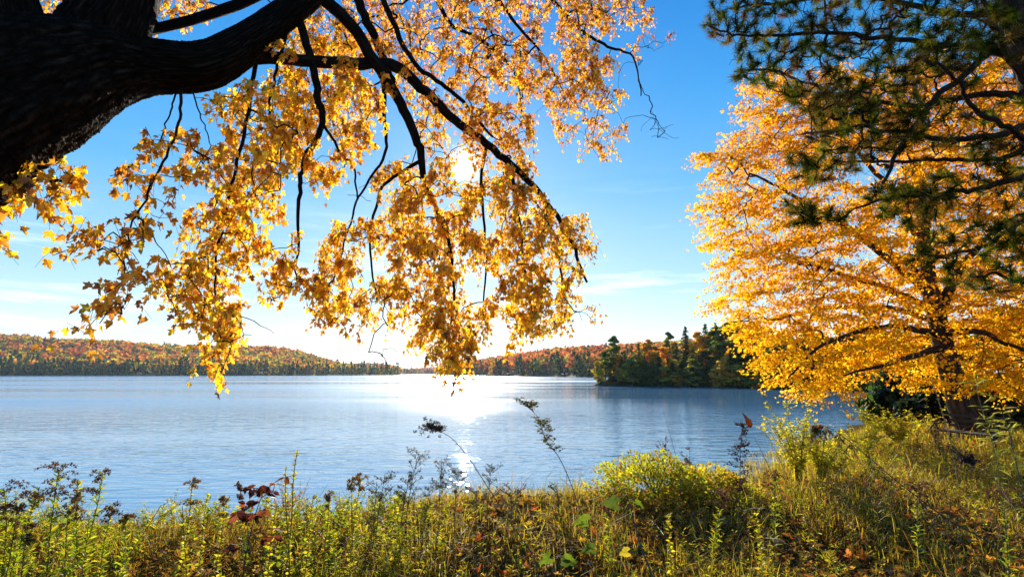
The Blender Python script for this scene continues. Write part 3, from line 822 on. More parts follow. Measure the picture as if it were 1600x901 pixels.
BR = [  # traced hanging branches: (px, py, Y, radius px)
    [(300, 96, 4.6, 14), (420, 90, 5.0, 11), (530, 98, 5.4, 10), (612, 103, 5.8, 10), (665, 143, 6.0, 8.5), (720, 196, 6.2, 7.5), (790, 250, 6.4, 6), (850, 312, 6.6, 4.6), (890, 372, 6.7, 3.4), (916, 440, 6.8, 1.8)],
    [(470, -25, 5.2, 12), (540, 30, 5.4, 10), (590, 102, 5.6, 9.5), (632, 172, 5.8, 8), (656, 232, 5.9, 6.5), (664, 285, 6.0, 4.5)],
    [(545, -40, 5.6, 8), (570, 25, 5.7, 7.5), (600, 92, 5.9, 6.5), (622, 150, 6.1, 5), (650, 215, 6.2, 4)],
    [(462, 18, 5.1, 7), (482, 80, 5.2, 6.5), (497, 150, 5.3, 6), (502, 205, 5.4, 5), (476, 252, 5.4, 4.2), (468, 310, 5.5, 3), (466, 380, 5.5, 2), (462, 440, 5.5, 1.3)],
    [(588, -25, 6.4, 5), (640, 88, 6.6, 4.2), (690, 132, 6.8, 3.6), (735, 172, 7.0, 2.8), (770, 215, 7.2, 1.8)],
    [(672, -20, 7.0, 4), (705, 38, 7.2, 3.4), (745, 58, 7.4, 2.8), (800, 110, 7.6, 2), (820, 190, 7.7, 1.3)],
    [(840, -30, 7.6, 3.6), (900, 40, 7.9, 3), (950, 72, 8.1, 2.4), (990, 90, 8.3, 1.6), (1002, 150, 8.3, 1.0)],
    [(760, -30, 7.0, 3.6), (800, 30, 7.4, 2.8), (850, 90, 7.8, 2.2), (885, 150, 8.0, 1.4)],
    [(283, 138, 4.5, 2.6), (278, 195, 4.45, 2.2), (254, 255, 4.3, 2.0), (222, 318, 4.1, 1.7), (198, 372, 4.0, 1.4), (192, 430, 3.95, 1.1), (158, 505, 3.85, 0.7)],
    [(-60, 250, 3.9, 9), (-10, 262, 3.9, 6), (50, 275, 3.9, 4), (110, 288, 3.9, 2)],
    [(-60, 300, 3.9, 6), (-15, 330, 3.85, 4), (20, 338, 3.8, 2)],
    [(597, 108, 5.7, 4), (600, 170, 5.75, 3.2), (603, 240, 5.8, 2.4), (566, 300, 5.8, 1.8), (540, 370, 5.8, 1.4), (520, 440, 5.8, 1.0)],
    [(664, 285, 6.0, 4.2), (690, 345, 6.1, 3.4), (705, 410, 6.2, 2.6), (708, 480, 6.2, 1.8), (700, 555, 6.2, 1.0)],
    [(792, 253, 6.4, 4), (806, 310, 6.4, 3), (818, 400, 6.4, 2.4), (832, 490, 6.4, 1.4)],
    [(848, 310, 6.6, 3.2), (868, 380, 6.7, 2.4), (880, 450, 6.7, 1.4)],
    [(276, 140, 4.5, 1.6), (262, 180, 4.5, 1.3), (250, 225, 4.45, 1.0), (205, 255, 4.3, 0.8), (175, 275, 4.2, 0.5)],
    [(300, 140, 4.5, 1.4), (315, 185, 4.55, 1.1), (330, 230, 4.6, 0.8), (300, 275, 4.6, 0.6)],
    [(448, 50, 5.0, 3), (430, 120, 5.1, 2.4), (420, 190, 5.2, 2.0), (436, 250, 5.3, 1.4), (425, 320, 5.3, 0.9)],
    [(503, 190, 5.4, 2.6), (530, 235, 5.5, 2.2), (552, 262, 5.6, 1.8), (556, 320, 5.7, 1.3), (535, 380, 5.8, 0.8)],
    [(400, 95, 4.95, 4), (390, 160, 4.95, 3.2), (372, 250, 4.95, 2.8), (350, 340, 4.95, 2.2), (335, 430, 4.9, 1.6), (345, 530, 4.9, 0.9)],
    [(660, 250, 5.95, 3.4), (600, 290, 6.1, 2.6), (580, 380, 6.2, 2), (590, 470, 6.2, 1.2)],
    [(760, 222, 6.3, 3), (752, 300, 6.5, 2.4), (760, 400, 6.6, 1.8), (755, 500, 6.6, 1.0)],
]
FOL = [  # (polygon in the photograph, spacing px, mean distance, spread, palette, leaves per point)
    ([(-40, 270), (40, 252), (112, 245), (137, 275), (125, 302), (85, 318), (92, 350), (50, 345), (20, 362), (-40, 400)], 21, 3.9, 0.25, "honey", 10),
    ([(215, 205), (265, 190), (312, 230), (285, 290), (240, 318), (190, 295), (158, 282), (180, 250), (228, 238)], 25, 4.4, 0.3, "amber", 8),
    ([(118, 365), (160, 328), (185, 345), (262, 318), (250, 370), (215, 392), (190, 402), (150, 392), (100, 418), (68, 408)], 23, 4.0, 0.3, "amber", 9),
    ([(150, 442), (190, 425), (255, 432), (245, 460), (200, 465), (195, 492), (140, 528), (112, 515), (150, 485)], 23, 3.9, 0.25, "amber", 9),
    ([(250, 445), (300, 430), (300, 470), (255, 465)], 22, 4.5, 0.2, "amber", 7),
    ([(330, 165), (400, 130), (470, 120), (475, 220), (450, 270), (440, 330), (430, 380), (400, 390), (385, 410), (375, 470), (362, 540), (340, 545), (330, 520), (270, 495), (255, 455), (272, 380), (330, 310), (300, 272), (298, 250), (360, 215)], 19, 5.1, 0.5, "honey", 8),
    ([(415, 395), (475, 372), (468, 440), (450, 488), (425, 450)], 21, 5.4, 0.3, "honey", 7),
    ([(310, 500), (385, 480), (362, 560), (345, 600), (322, 580)], 20, 4.9, 0.2, "honey", 7),
    ([(420, 140), (450, 60), (560, 70), (600, 130), (590, 210), (540, 245), (512, 290), (470, 285), (440, 240)], 17, 6.0, 0.7, "honey", 9),
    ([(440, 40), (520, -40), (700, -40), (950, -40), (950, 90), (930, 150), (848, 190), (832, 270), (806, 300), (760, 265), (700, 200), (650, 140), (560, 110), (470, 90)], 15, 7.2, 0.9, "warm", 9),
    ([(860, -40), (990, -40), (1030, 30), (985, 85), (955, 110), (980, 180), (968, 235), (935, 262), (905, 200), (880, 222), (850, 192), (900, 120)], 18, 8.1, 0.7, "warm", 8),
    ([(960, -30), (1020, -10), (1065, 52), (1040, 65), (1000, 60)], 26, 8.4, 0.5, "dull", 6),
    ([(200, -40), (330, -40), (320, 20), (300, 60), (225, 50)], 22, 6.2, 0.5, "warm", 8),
    ([(500, 390), (540, 330), (600, 262), (650, 240), (690, 225), (720, 290), (780, 270), (860, 328), (922, 345), (936, 388), (905, 402), (912, 470), (862, 518), (830, 530), (800, 560), (790, 500), (760, 520), (742, 560), (722, 588), (680, 575), (650, 540), (645, 500), (585, 518), (545, 490), (512, 512), (488, 455)], 15.5, 6.4, 0.75, "honey", 9),
    ([(640, 150), (700, 170), (705, 240), (650, 240)], 19, 6.6, 0.5, "honey", 8),
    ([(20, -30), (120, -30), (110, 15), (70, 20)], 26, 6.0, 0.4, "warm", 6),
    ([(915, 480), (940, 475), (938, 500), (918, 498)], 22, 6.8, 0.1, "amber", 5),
]
HOLES = [(728, 256, 12), (745, 460, 22), (640, 205, 14), (555, 330, 30), (505, 330, 26), (575, 440, 18), (470, 330, 18), (700, 205, 14), (615, 480, 14), (770, 360, 10), (690, 320, 12), (870, 430, 12), (830, 240, 8)]
PAL = {"honey": [(0.88, 0.54, 0.025), (0.86, 0.46, 0.022), (0.88, 0.61, 0.035), (0.76, 0.37, 0.022), (0.62, 0.26, 0.025)],  # leaf colours by region of the crown, the first the yellowest
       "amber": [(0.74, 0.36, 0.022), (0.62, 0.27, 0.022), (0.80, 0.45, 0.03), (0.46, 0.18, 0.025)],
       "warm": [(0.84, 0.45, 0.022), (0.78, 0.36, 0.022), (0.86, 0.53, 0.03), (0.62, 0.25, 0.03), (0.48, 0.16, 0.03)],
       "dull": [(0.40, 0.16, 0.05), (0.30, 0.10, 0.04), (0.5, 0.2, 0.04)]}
skel, srad = [], []
for c in BR:
    p, r = limb_pts(c, 7)
    w = np.linspace(0, 1, len(p))[:, None]
    p = p + 0.012 * np.sin(np.cumsum(R.normal(size=p.shape), 0) * 1.2) * np.minimum(w * 6, 1)
    skel.append(p); srad.append(r)
att, apal, anl = [], [], []
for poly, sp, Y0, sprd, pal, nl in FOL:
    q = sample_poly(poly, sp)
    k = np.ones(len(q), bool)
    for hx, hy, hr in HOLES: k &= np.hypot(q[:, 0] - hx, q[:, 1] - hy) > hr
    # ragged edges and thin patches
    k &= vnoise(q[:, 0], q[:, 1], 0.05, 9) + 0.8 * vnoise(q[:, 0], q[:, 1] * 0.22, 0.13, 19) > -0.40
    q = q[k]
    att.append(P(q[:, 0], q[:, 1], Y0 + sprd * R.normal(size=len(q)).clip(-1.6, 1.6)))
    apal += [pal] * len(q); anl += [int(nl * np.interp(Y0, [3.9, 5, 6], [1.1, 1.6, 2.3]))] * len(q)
att = np.vstack(att); anl = np.array(anl); apal = np.array(apal)
# bare twig tassels at the tips
tas = []
for (a, b), (c_, d_), Y, n in (((985, 95), (1045, 215), 8.3, 22), ((1000, 90), (1030, 60), 8.3, 8), ((585, 520), (610, 575), 6.2, 8), ((430, 480), (395, 530), 5.2, 8), ((885, 470), (920, 510), 6.7, 10), ((740, 520), (730, 560), 6.4, 5),
                               ((330, 160), (420, 215), 4.8, 14), ((545, 250), (550, 330), 5.8, 7), ((215, 330), (235, 430), 4.1, 8), ((640, 190), (690, 250), 6.1, 10)):
    t = R.uniform(0, 1, n)
    tas.append(P(a + (c_ - a) * t + R.normal(0, 12, n), b + (d_ - b) * t + R.normal(0, 8, n), Y + R.normal(0, 0.2, n)))
tas = np.vstack(tas)
n_leafy = len(att)
allp = np.vstack([att, tas])
ppt, par, own, r, order = grow(skel, allp, 0.7, 0.0024, 0.016, 0.42)
bmbs = [MB() for _ in BR]; lmbs = [MB() for _ in BR]
for i, (p, rr) in enumerate(zip(skel, srad)):
    tube(bmbs[i], p - ORG, rr, BK, 10 if rr.max() > 0.03 else 7, 0.05, i)
twig_tubes(bmbs, allp - ORG, ppt - ORG, par, own, r, BK, 0.08, 0.09)
for b in range(len(BR)):
    idx = np.where(own[:n_leafy] == b)[0]
    if len(idx) == 0: continue
    # every grown point carries a few thin hanging twiglets, each with its own row of leaves
    tw = np.repeat(idx, np.where(att[idx][:, 1] < 4.6, 2, 3)); m = len(tw)
    L = R.uniform(0.12, 0.34, m) * np.interp(att[tw][:, 1], [4, 6], [0.75, 1.0])
    a0 = att[tw] + 0.06 * rvec(m) + np.array([0, 0, 0.10])
    hd = rvec(m) * np.array([1, 1, 0.25]); k1 = R.uniform(0.25, 0.9, m)[:, None]
    def along(q, u):
        return a0[q] + L[q][:, None] * (hd[q] * k1[q] * u + np.array([0, 0, -1.0]) * (0.25 * u + 0.75 * u * u) * (1.1 - 0.5 * k1[q]))
    for q in range(m):
        uu = np.linspace(0, 1, 4)[:, None]; qq = np.full(4, q)
        pts = along(qq, uu); pts[0] = att[tw[q]]
        tube(bmbs[b], pts - ORG, [0.0022, 0.0018, 0.0014, 0.001], BK, 3, cap=False)
    nl_ = np.maximum(4, (anl[tw] * R.uniform(0.4, 1.0, m) * np.interp(att[tw][:, 1], [4, 5.2], [0.75, 1.2])).astype(int))
    q = np.repeat(np.arange(m), nl_); n = len(q); rep = tw[q]
    u = R.uniform(0.12, 1.05, n)[:, None]
    outw = rvec(n) * np.array([1, 1, 0.35])
    pos = along(q, u) + outw * R.uniform(0.01, 0.06, n)[:, None]
    tip = outw * R.uniform(0.3, 1.0, n)[:, None] + np.array([0, 0, -0.9]) + 0.4 * rvec(n)
    nor = rvec(n) * 0.85 + np.array(SUN_DIR) * 0.55 + np.array([0, 0, 0.35])
    c = np.zeros((n, 3))
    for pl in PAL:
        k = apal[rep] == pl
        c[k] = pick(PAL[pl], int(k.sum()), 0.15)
    dull = R.uniform(size=n) < 0.07
    c[dull] = pick([(0.30, 0.13, 0.03), (0.22, 0.09, 0.03), (0.40, 0.34, 0.04)], int(dull.sum()), 0.2)
    size = R.uniform(0.045, 0.088, n) * np.interp(att[rep][:, 1], [3.8, 5.0, 6.5, 8.5], [1.0, 0.82, 0.58, 0.58])
    k = R.uniform(size=n) < 0.5
    curl = MAPLE_V * np.array([1, 1, 2.2]); curl[:, 2] -= 0.25 * np.maximum(0, MAPLE_V[:, 1] - 0.3) ** 2
    place(lmbs[b], MAPLE_V, MAPLE_F, (pos - ORG)[k], tip[k], nor[k], size[k], c[k])
    place(lmbs[b], curl, MAPLE_F, (pos - ORG)[~k], tip[~k], nor[~k], size[~k], c[~k])
    LEAFN = globals().get("LEAFN", 0) + n
for b in range(len(BR)):
    bo = link("branch", bmbs[b].mesh("branch", M_TWIG, True), maple)
    if not lmbs[b].empty():
        link("foliage", lmbs[b].mesh("foliage", M_MAPLE), bo)
print("maple attractors", len(allp), "leaves", LEAFN)

# ------------------------------------------------------------------ golden maple on the right bank
gt = P(1500, 672, 16.3); gx0, gy0 = float(gt[0]), 16.3
gold = thing("maple_tree", "golden yellow maple with a dark leaning trunk on the right bank", "maple tree", (gx0, gy0, float(gz(gx0, gy0))))
GO = np.array(gold.location)
GL = [
    [(1520, 692, 16.3, 19), (1494, 610, 16.3, 15.5), (1475, 540, 16.3, 14), (1457, 470, 16.3, 12.5), (1445, 400, 16.3, 10), (1440, 330, 16.3, 8), (1425, 240, 16.3, 5), (1410, 160, 16.3, 3)],
    [(1546, 690, 17.0, 10), (1516, 610, 17.0, 8.5), (1474, 550, 17.1, 7), (1448, 520, 17.2, 5)],
    [(1466, 500, 16.3, 9), (1490, 440, 16.0, 7), (1520, 395, 15.7, 5), (1570, 350, 15.3, 3), (1640, 310, 15, 2)],
    [(1456, 460, 16.3, 7), (1400, 415, 16.0, 5.5), (1330, 360, 15.7, 4), (1250, 310, 15.4, 3), (1170, 270, 15.2, 1.6)],
    [(1448, 420, 16.3, 6), (1420, 340, 16.6, 5), (1370, 270, 17, 3.6), (1300, 200, 17.3, 2.4), (1230, 150, 17.5, 1.4)],
    [(1460, 480, 16.3, 6), (1380, 450, 16.8, 4.5), (1290, 420, 17.2, 3.2), (1200, 400, 17.6, 2), (1140, 390, 17.8, 1.2)],
    [(1468, 520, 16.3, 6), (1400, 510, 15.6, 4.5), (1330, 520, 15.0, 3.2), (1270, 550, 14.6, 2.2), (1230, 590, 14.3, 1.2)],
    [(1472, 540, 16.3, 6), (1420, 560, 15.2, 4), (1370, 575, 14.6, 2.6), (1320, 585, 14.2, 1.4)],
    [(1470, 520, 16.3, 6), (1530, 520, 15.4, 4.2), (1580, 540, 14.9, 3), (1640, 560, 14.5, 2)],
    [(1442, 350, 16.3, 5), (1470, 260, 16.2, 4), (1510, 190, 16.1, 3), (1560, 130, 16, 2)],
    [(1452, 440, 16.3, 5), (1370, 380, 18, 4), (1280, 340, 19, 3), (1190, 320, 19.6, 1.6)],
    [(1464, 500, 16.3, 5), (1390, 480, 18, 4), (1300, 480, 19, 2.6), (1200, 500, 19.6, 1.5)],
    [(1476, 555, 16.3, 5), (1520, 560, 17.5, 4), (1580, 580, 18.2, 2.6), (1640, 590, 18.6, 1.8)],
]
GPOLY = [(1165, 128), (1240, 120), (1400, 100), (1680, 80), (1680, 620), (1560, 612), (1480, 600), (1420, 598), (1362, 582), (1332, 602), (1292, 620), (1240, 612), (1205, 575), (1182, 545), (1165, 512), (1128, 482), (1116, 455), (1128, 405), (1112, 342),
         (1098, 312), (1132, 282), (1102, 240), (1150, 222), (1168, 192), (1150, 165)]
skel, srad = [], []
for c in GL:
    p, rr = limb_pts(c, 7)
    skel.append(p + 0.03 * np.sin(np.cumsum(R.normal(size=p.shape), 0))); srad.append(rr)
q = np.vstack([sample_poly(GPOLY, 14), sample_poly(GPOLY, 18)])
keep = (0.6 * vnoise(q[:, 0] * 0.25, q[:, 1], 0.15, 14) + 0.7 * vnoise(q[:, 0] * 0.8, q[:, 1], 0.05, 15) + R.normal(size=len(q)) * 0.2) > np.interp(q[:, 0], [1100, 1250, 1400], [-0.12, -0.34, -0.40])
keep &= np.hypot((q[:, 0] - 1360) / 60, (q[:, 1] - 260) / 40) > 0.8
keep &= ~((q[:, 0] > 1390) & (q[:, 1] > 575) & (R.uniform(size=len(q)) < 0.4))
q = q[keep]
tx = np.interp(q[:, 1], [330, 400, 470, 540, 610, 690], [1440, 1447, 1458, 1474, 1490, 1512])
ontr = (np.abs(q[:, 0] - tx) < 30) & (q[:, 1] > 330) & (q[:, 1] < 600)
ydep = 16.3 + R.normal(0, 1.0, len(q)).clip(-2, 2) * np.interp(q[:, 0], [1100, 1250, 1450, 1600], [0.8, 1.3, 1.7, 1.6])
ydep = np.where(ontr, 17.0 + np.abs(ydep - 16.3), ydep)
att = P(q[:, 0], q[:, 1], ydep)
ppt, par, own, r, order = grow(skel[1:] + [skel[0]], att, 0.1, 0.004, 0.035, 0.42)
own = np.where(own == len(GL) - 1, 0, own + 1)
bmbs = [MB() for _ in GL]; lmbs = [MB() for _ in GL]
for i, (p, rr) in enumerate(zip(skel, srad)):
    tube(bmbs[i], p - GO, rr, BK, 18 if i < 2 else 8, 0.05, 40 + i)
twig_tubes(bmbs, att - GO, ppt - GO, par, own, r, BK, -0.02, 0.06)
GC = [(0.86, 0.50, 0.016), (0.86, 0.43, 0.014), (0.84, 0.56, 0.02), (0.82, 0.34, 0.016), (0.70, 0.40, 0.016)]
for b in range(len(GL)):
    idx = np.where(own == b)[0]
    if len(idx) == 0: continue
    # feathery sprays: leaves in rows along thin twigs that reach outwards
    sp_ = np.repeat(idx, 3); m = len(sp_)
    sd_ = unit((att - ppt)[sp_] * np.array([1, 1, 0.35]) + 0.55 * rvec(m) * np.array([1, 1, 0.25]) * np.linalg.norm((att - ppt)[sp_], axis=1)[:, None] + (att[sp_] - (GO + [0, 0, 4.0])) * np.array([0.03, 0.03, 0.0]))
    sL = R.uniform(0.35, 0.85, m)
    for q in range(m):
        uu = np.linspace(0, 1, 3)[:, None]
        tube(bmbs[b], att[sp_[q]] + sd_[q] * sL[q] * uu - np.array([0, 0, 0.16]) * sL[q] * uu ** 2 - GO, [0.004, 0.003, 0.0015], BK, 3, cap=False)
    q = np.repeat(np.arange(m), 22); n = len(q); rep = sp_[q]
    uu = R.uniform(0.0, 1.05, n)[:, None]
    pos = att[rep] + sd_[q] * sL[q][:, None] * uu - np.array([0, 0, 0.16]) * sL[q][:, None] * uu ** 2 + R.normal(0, 1, (n, 3)) * np.array([0.10, 0.10, 0.045])
    tip = sd_[q] * 0.7 + rvec(n) * np.array([1, 1, 0.3]) + np.array([0, 0, -0.45])
    nor = np.array([0, 0, 0.45]) + np.array(SUN_DIR) * 0.6 + rvec(n) * 0.8
    c = pick(GC, n, 0.12)
    redder = np.clip((att[rep][:, 2] - 5.2) / 5, 0, 1)[:, None]
    c = c * (1 - redder * np.array([0.06, 0.22, 0.0]))
    place(lmbs[b], SMALL_V, SMALL_F, pos - GO, tip, nor, R.uniform(0.06, 0.115, n), c)
for b in range(len(GL)):
    bo = link("trunk" if b < 2 else "limb", bmbs[b].mesh("trunk" if b < 2 else "limb", M_YBARK, True), gold)
    if not lmbs[b].empty(): link("foliage", lmbs[b].mesh("foliage", M_GOLD), bo)
print("gold attractors", len(att))

# ------------------------------------------------------------------ pine at the top right
px_b = P(1760, 700, 7.6); pX, pY = float(px_b[0]), 7.6
pine = thing("pine_tree", "tall dark needled pine with bare brown limbs at the upper right edge", "pine tree", (pX, pY, float(gz(pX, pY))))
PO = np.array(pine.location)
PL = [
    [(1760, 740, 7.6, 34), (1700, 470, 7.6, 30), (1650, 240, 7.6, 27), (1602, 60, 7.6, 24), (1560, -90, 7.6, 20), (1530, -220, 7.6, 16)],
    [(1640, 200, 7.6, 7), (1592, 110, 7.1, 5.5), (1558, 45, 6.9, 5), (1530, -10, 6.8, 4)],
    [(1600, 50, 7.6, 8), (1540, 90, 7.3, 6), (1470, 150, 7.0, 5), (1420, 215, 6.8, 4), (1375, 285, 6.6, 2.4)],
    [(1610, 90, 7.6, 7), (1500, 70, 7.4, 5), (1380, 60, 7.2, 4), (1270, 48, 7.1, 3), (1180, 55, 7.0, 2.2), (1105, 45, 6.9, 1.4)],
    [(1590, 20, 7.6, 7), (1480, 20, 7.9, 5), (1350, -5, 8.1, 4), (1230, 5, 8.2, 2.6), (1140, 15, 8.2, 1.4)],
    [(1625, 150, 7.6, 7), (1530, 150, 8.0, 5), (1430, 165, 8.2, 4), (1320, 150, 8.3, 3), (1220, 115, 8.3, 2), (1150, 115, 8.3, 1.2)],
    [(1635, 180, 7.6, 7), (1540, 215, 7.2, 5), (1440, 215, 6.9, 4), (1340, 200, 6.8, 3), (1250, 205, 6.7, 1.6)],
    [(1655, 250, 7.6, 6), (1590, 210, 6.8, 5), (1530, 170, 6.4, 4), (1490, 120, 6.2, 3), (1450, 90, 6.1, 2)],
    [(1660, 260, 7.6, 7), (1560, 290, 7.0, 4.6), (1470, 300, 6.7, 3.4), (1390, 310, 6.5, 2.4), (1300, 345, 6.4, 1.2)],
    [(1680, 340, 7.6, 6), (1600, 340, 7.1, 4.4), (1540, 380, 6.8, 3), (1480, 400, 6.6, 2), (1430, 390, 6.5, 1.2)],
    [(1690, 420, 7.6, 5), (1620, 440, 7.2, 3.6), (1550, 430, 7, 2.4), (1500, 440, 6.9, 1.4)],
    [(1640, 190, 7.6, 6), (1580, 240, 8.2, 4.5), (1500, 250, 8.6, 3.4), (1400, 250, 8.8, 2.6), (1310, 250, 8.9, 1.5)],
]
PP = [  # polygon, spacing, dist, spread, tuft share
    ([(1092, 48), (1110, 8), (1140, -40), (1640, -40), (1620, 40), (1500, 110), (1400, 150), (1330, 190), (1270, 200), (1220, 150), (1130, 120), (1150, 80)], 10.5, 7.5, 0.6, 0.56),
    ([(1230, 150), (1400, 130), (1480, 150), (1440, 230), (1350, 260), (1300, 290), (1250, 290), (1225, 240), (1290, 200)], 11, 7.0, 0.6, 0.54),
    ([(1400, 120), (1600, 30), (1640, 230), (1520, 240), (1440, 240)], 17, 7.2, 0.6, 0.30),
    ([(1390, 300), (1500, 270), (1640, 280), (1640, 400), (1500, 380), (1430, 400)], 15, 6.8, 0.5, 0.42),
    ([(1225, 310), (1280, 325), (1330, 335), (1300, 350), (1235, 350)], 13, 6.5, 0.2, 0.9),
    ([(1350, 300), (1480, 265), (1500, 300), (1440, 340), (1370, 340)], 13, 6.7, 0.3, 0.7),
    ([(1500, 230), (1600, 205), (1640, 260), (1540, 285)], 14, 6.9, 0.3, 0.7),
    ([(1420, 380), (1500, 370), (1640, 320), (1640, 460), (1500, 450), (1420, 420)], 13, 6.9, 0.5, 0.36),
    ([(1230, 60), (1400, 20), (1600, 20), (1640, 300), (1480, 300), (1380, 330), (1280, 280), (1240, 180)], 15, 7.4, 0.8, 0.07),
    ([(1440, 40), (1560, 10), (1560, 90), (1460, 120)], 14, 6.6, 0.4, 0.5),
]
skel, srad = [], []
for c in PL:
    p, rr = limb_pts(c, 8)
    skel.append(p + 0.03 * np.sin(np.cumsum(R.normal(size=p.shape), 0) * 0.8)); srad.append(rr)
att, tuf = [], []
for poly, sp, Y0, sprd, share in PP:
    q = sample_poly(poly, sp)
    att.append(P(q[:, 0], q[:, 1], Y0 + sprd * R.normal(size=len(q)).clip(-1.6, 1.6)))
    tuf.append(R.uniform(size=len(q)) < share)
att = np.vstack(att); tuf = np.concatenate(tuf)
ppt, par, own, r, order = grow(skel, att, 0.0, 0.0026, 0.02, 0.42)
bmbs = [MB() for _ in PL]; lmbs = [MB() for _ in PL]
for i, (p, rr) in enumerate(zip(skel, srad)):
    tube(bmbs[i], p - PO, rr, BK, 24 if i == 0 else 8, 0.04, 70 + i)
twig_tubes(bmbs, att - PO, ppt - PO, par, own, r, BK, -0.05, 0.12)
NC = [(0.038, 0.052, 0.006), (0.06, 0.075, 0.008), (0.15, 0.17, 0.015), (0.028, 0.040, 0.006), (0.19, 0.15, 0.03), (0.14, 0.08, 0.025)]
for b in range(len(PL)):
    idx = np.where((own == b) & tuf)[0]
    if len(idx) == 0: continue
    K = 110
    rep = np.repeat(idx, K); n = len(rep)
    ax = unit(unit(att - ppt)[rep] + np.array([0, 0, 0.35]))
    s = R.uniform(-0.10, 0.03, n)[:, None]
    tip = ax * R.uniform(0.2, 1.1, n)[:, None] + rvec(n) * 0.9
    tcol = np.repeat(pick(NC, len(idx), 0.2), K, 0) * (1 + R.normal(0, 0.18, (n, 1)))
    place(lmbs[b], NEEDLE_V, NEEDLE_F, att[rep] - PO + ax * s, tip, rvec(n), R.uniform(0.09, 0.15, n), np.clip(tcol, 0.004, 1))
for b in range(len(PL)):
    bo = link("trunk" if b == 0 else "branch", bmbs[b].mesh("trunk" if b == 0 else "branch", M_PBARK, True), pine)
    if not lmbs[b].empty(): link("needles", lmbs[b].mesh("needles", M_NEEDLE), bo)
print("pine attractors", len(att))

# ------------------------------------------------------------------ cedar by the golden maple
def cedar(px, pyt, Y, w, label, cols, name="cedar_tree", cat="cedar"):
    x = float(P(px, 583, Y)[0]); z = float(gz(x, Y)); h = float(P(px, pyt, Y)[2]) - z
    o = thing(name, label, cat, (x, Y, z))
    mb = cloud_crown(h, w, cols, 0.05, 40, 90, 0.5, (0.16, 0.36), True)
    link("trunk", trunk_mesh("trunk", h * 0.9, 0.09, M_YBARK, 0.02, 6), o); link("crown", mb.mesh("crown", M_TREE), o)
cedar(1402, 560, 25, 1.5, "small bright green cedar on the shore just left of the golden maple trunk", [(0.05, 0.10, 0.02), (0.07, 0.13, 0.025), (0.035, 0.07, 0.02)])
cedar(1445, 575, 22, 1.1, "dark green cedar tucked directly behind the golden maple trunk", [(0.02, 0.04, 0.014), (0.03, 0.055, 0.016)])
cedar(1560, 600, 21, 1.6, "dark bushy cedar at the right edge under the golden sprays", [(0.03, 0.05, 0.014), (0.06, 0.06, 0.02)])

# ------------------------------------------------------------------ ground cover
def land_pts(n, x0, x1, y0, y1, dmin=0.2):
    x = R.uniform(x0, x1, n * 3); y = R.uniform(y0, y1, n * 3)
    vis = np.abs(x) < y * 0.95 + 1.2
    k = vis & (shore_dist(x, y) > dmin)
    return x[k][:n], y[k][:n]
GRC = [(0.46, 0.38, 0.028), (0.32, 0.33, 0.022), (0.55, 0.40, 0.05), (0.42, 0.25, 0.04), (0.20, 0.24, 0.02), (0.58, 0.44, 0.10), (0.26, 0.13, 0.04)]
mb = MB()
for n, x0, x1, y0, y1, hh, ww in ((80000, -9, 12, 4.0, 9.5, 0.17, 0.008), (50000, -6, 16, 8.5, 15, 0.18, 0.012), (30000, 3, 24, 13, 26, 0.24, 0.018)):
    x, y = land_pts(n, x0, x1, y0, y1)
    n = len(x)
    tuft = vnoise(x, y, 3.0, 31) + 0.6 * vnoise(x, y, 9.0, 32)
    k = tuft > R.uniform(-0.8, 0.45, n)
    x, y, tuft = x[k], y[k], tuft[k]; n = len(x)
    h = hh * R.uniform(0.35, 1.5, n) * (1 + 0.7 * tuft) * np.where(R.uniform(size=n) < 0.05, 2.2, 1.0)
    a = R.uniform(0, 6.283, n); wv = ww * R.uniform(0.5, 1.2, n)
    side = np.stack([np.cos(a), np.sin(a), 0 * a], -1); bend = np.stack([-np.sin(a), np.cos(a), 0 * a], -1) * (h * R.uniform(0.1, 1.5, n) * np.where(R.uniform(size=n) < 0.5, 1, -1))[:, None]
    b0 = np.stack([x, y, gz(x, y) - 0.01], -1)
    m1 = b0 + np.array([0, 0, 0.55]) * h[:, None] + bend * 0.3; t1 = b0 + np.array([0, 0, 1.0]) * (h * R.uniform(0.45, 1.0, n))[:, None] + bend
    V = np.stack([b0 - side * wv[:, None] / 2, b0 + side * wv[:, None] / 2, m1 + side * wv[:, None] * .42, m1 - side * wv[:, None] * .42, t1], 1)
    off = np.arange(n)[:, None] * 5
    c = np.repeat(pick(GRC, n, 0.15), 5, 0)
    base = mb.n
    mb.add(V.reshape(-1, 3), np.array([[0, 1, 2, 3]]) + off, c)
    mb.f.append(np.array([[3, 2, 4]]) + off + base)
tag(link("grass", mb.mesh("grass", M_GRASS)), "short yellow green grass and straw covering the bank", "grass", kind="stuff")

mb = MB()
for n, x0, x1, y0, y1, tpl in ((12000, -9, 12, 3.6, 9, 0), (2600, 1.2, 7, 4.0, 7.5, 0), (8000, -7, 18, 8, 16, 0), (4000, 5, 24, 14, 26, 0)):
    x, y = land_pts(n, x0, x1, y0, y1, -0.1)
    k = (vnoise(x, y, 1.6, 33) + 0.4 * vnoise(x, y, 5, 34)) > R.uniform(-0.9, 0.5, len(x))
    x, y = x[k], y[k]; n = len(x)
    pos = np.stack([x, y, gz(x, y) + R.uniform(0.01, 0.09, n)], -1)
    c = pick([(0.40, 0.17, 0.035), (0.26, 0.11, 0.04), (0.58, 0.30, 0.04), (0.18, 0.08, 0.035), (0.46, 0.14, 0.03), (0.36, 0.25, 0.13), (0.66, 0.40, 0.05)], n, 0.18)
    curl = MAPLE_V.copy(); curl[:, 2] = 0.30 * np.abs(curl[:, 0]) ** 1.2 - 0.12 * (curl[:, 1] - .5) ** 2
    place(mb, curl, MAPLE_F, pos, rvec(n) * [1, 1, 0.35], np.array([0, 0, 1.0]) + 0.75 * rvec(n), R.uniform(0.05, 0.11, n), c)
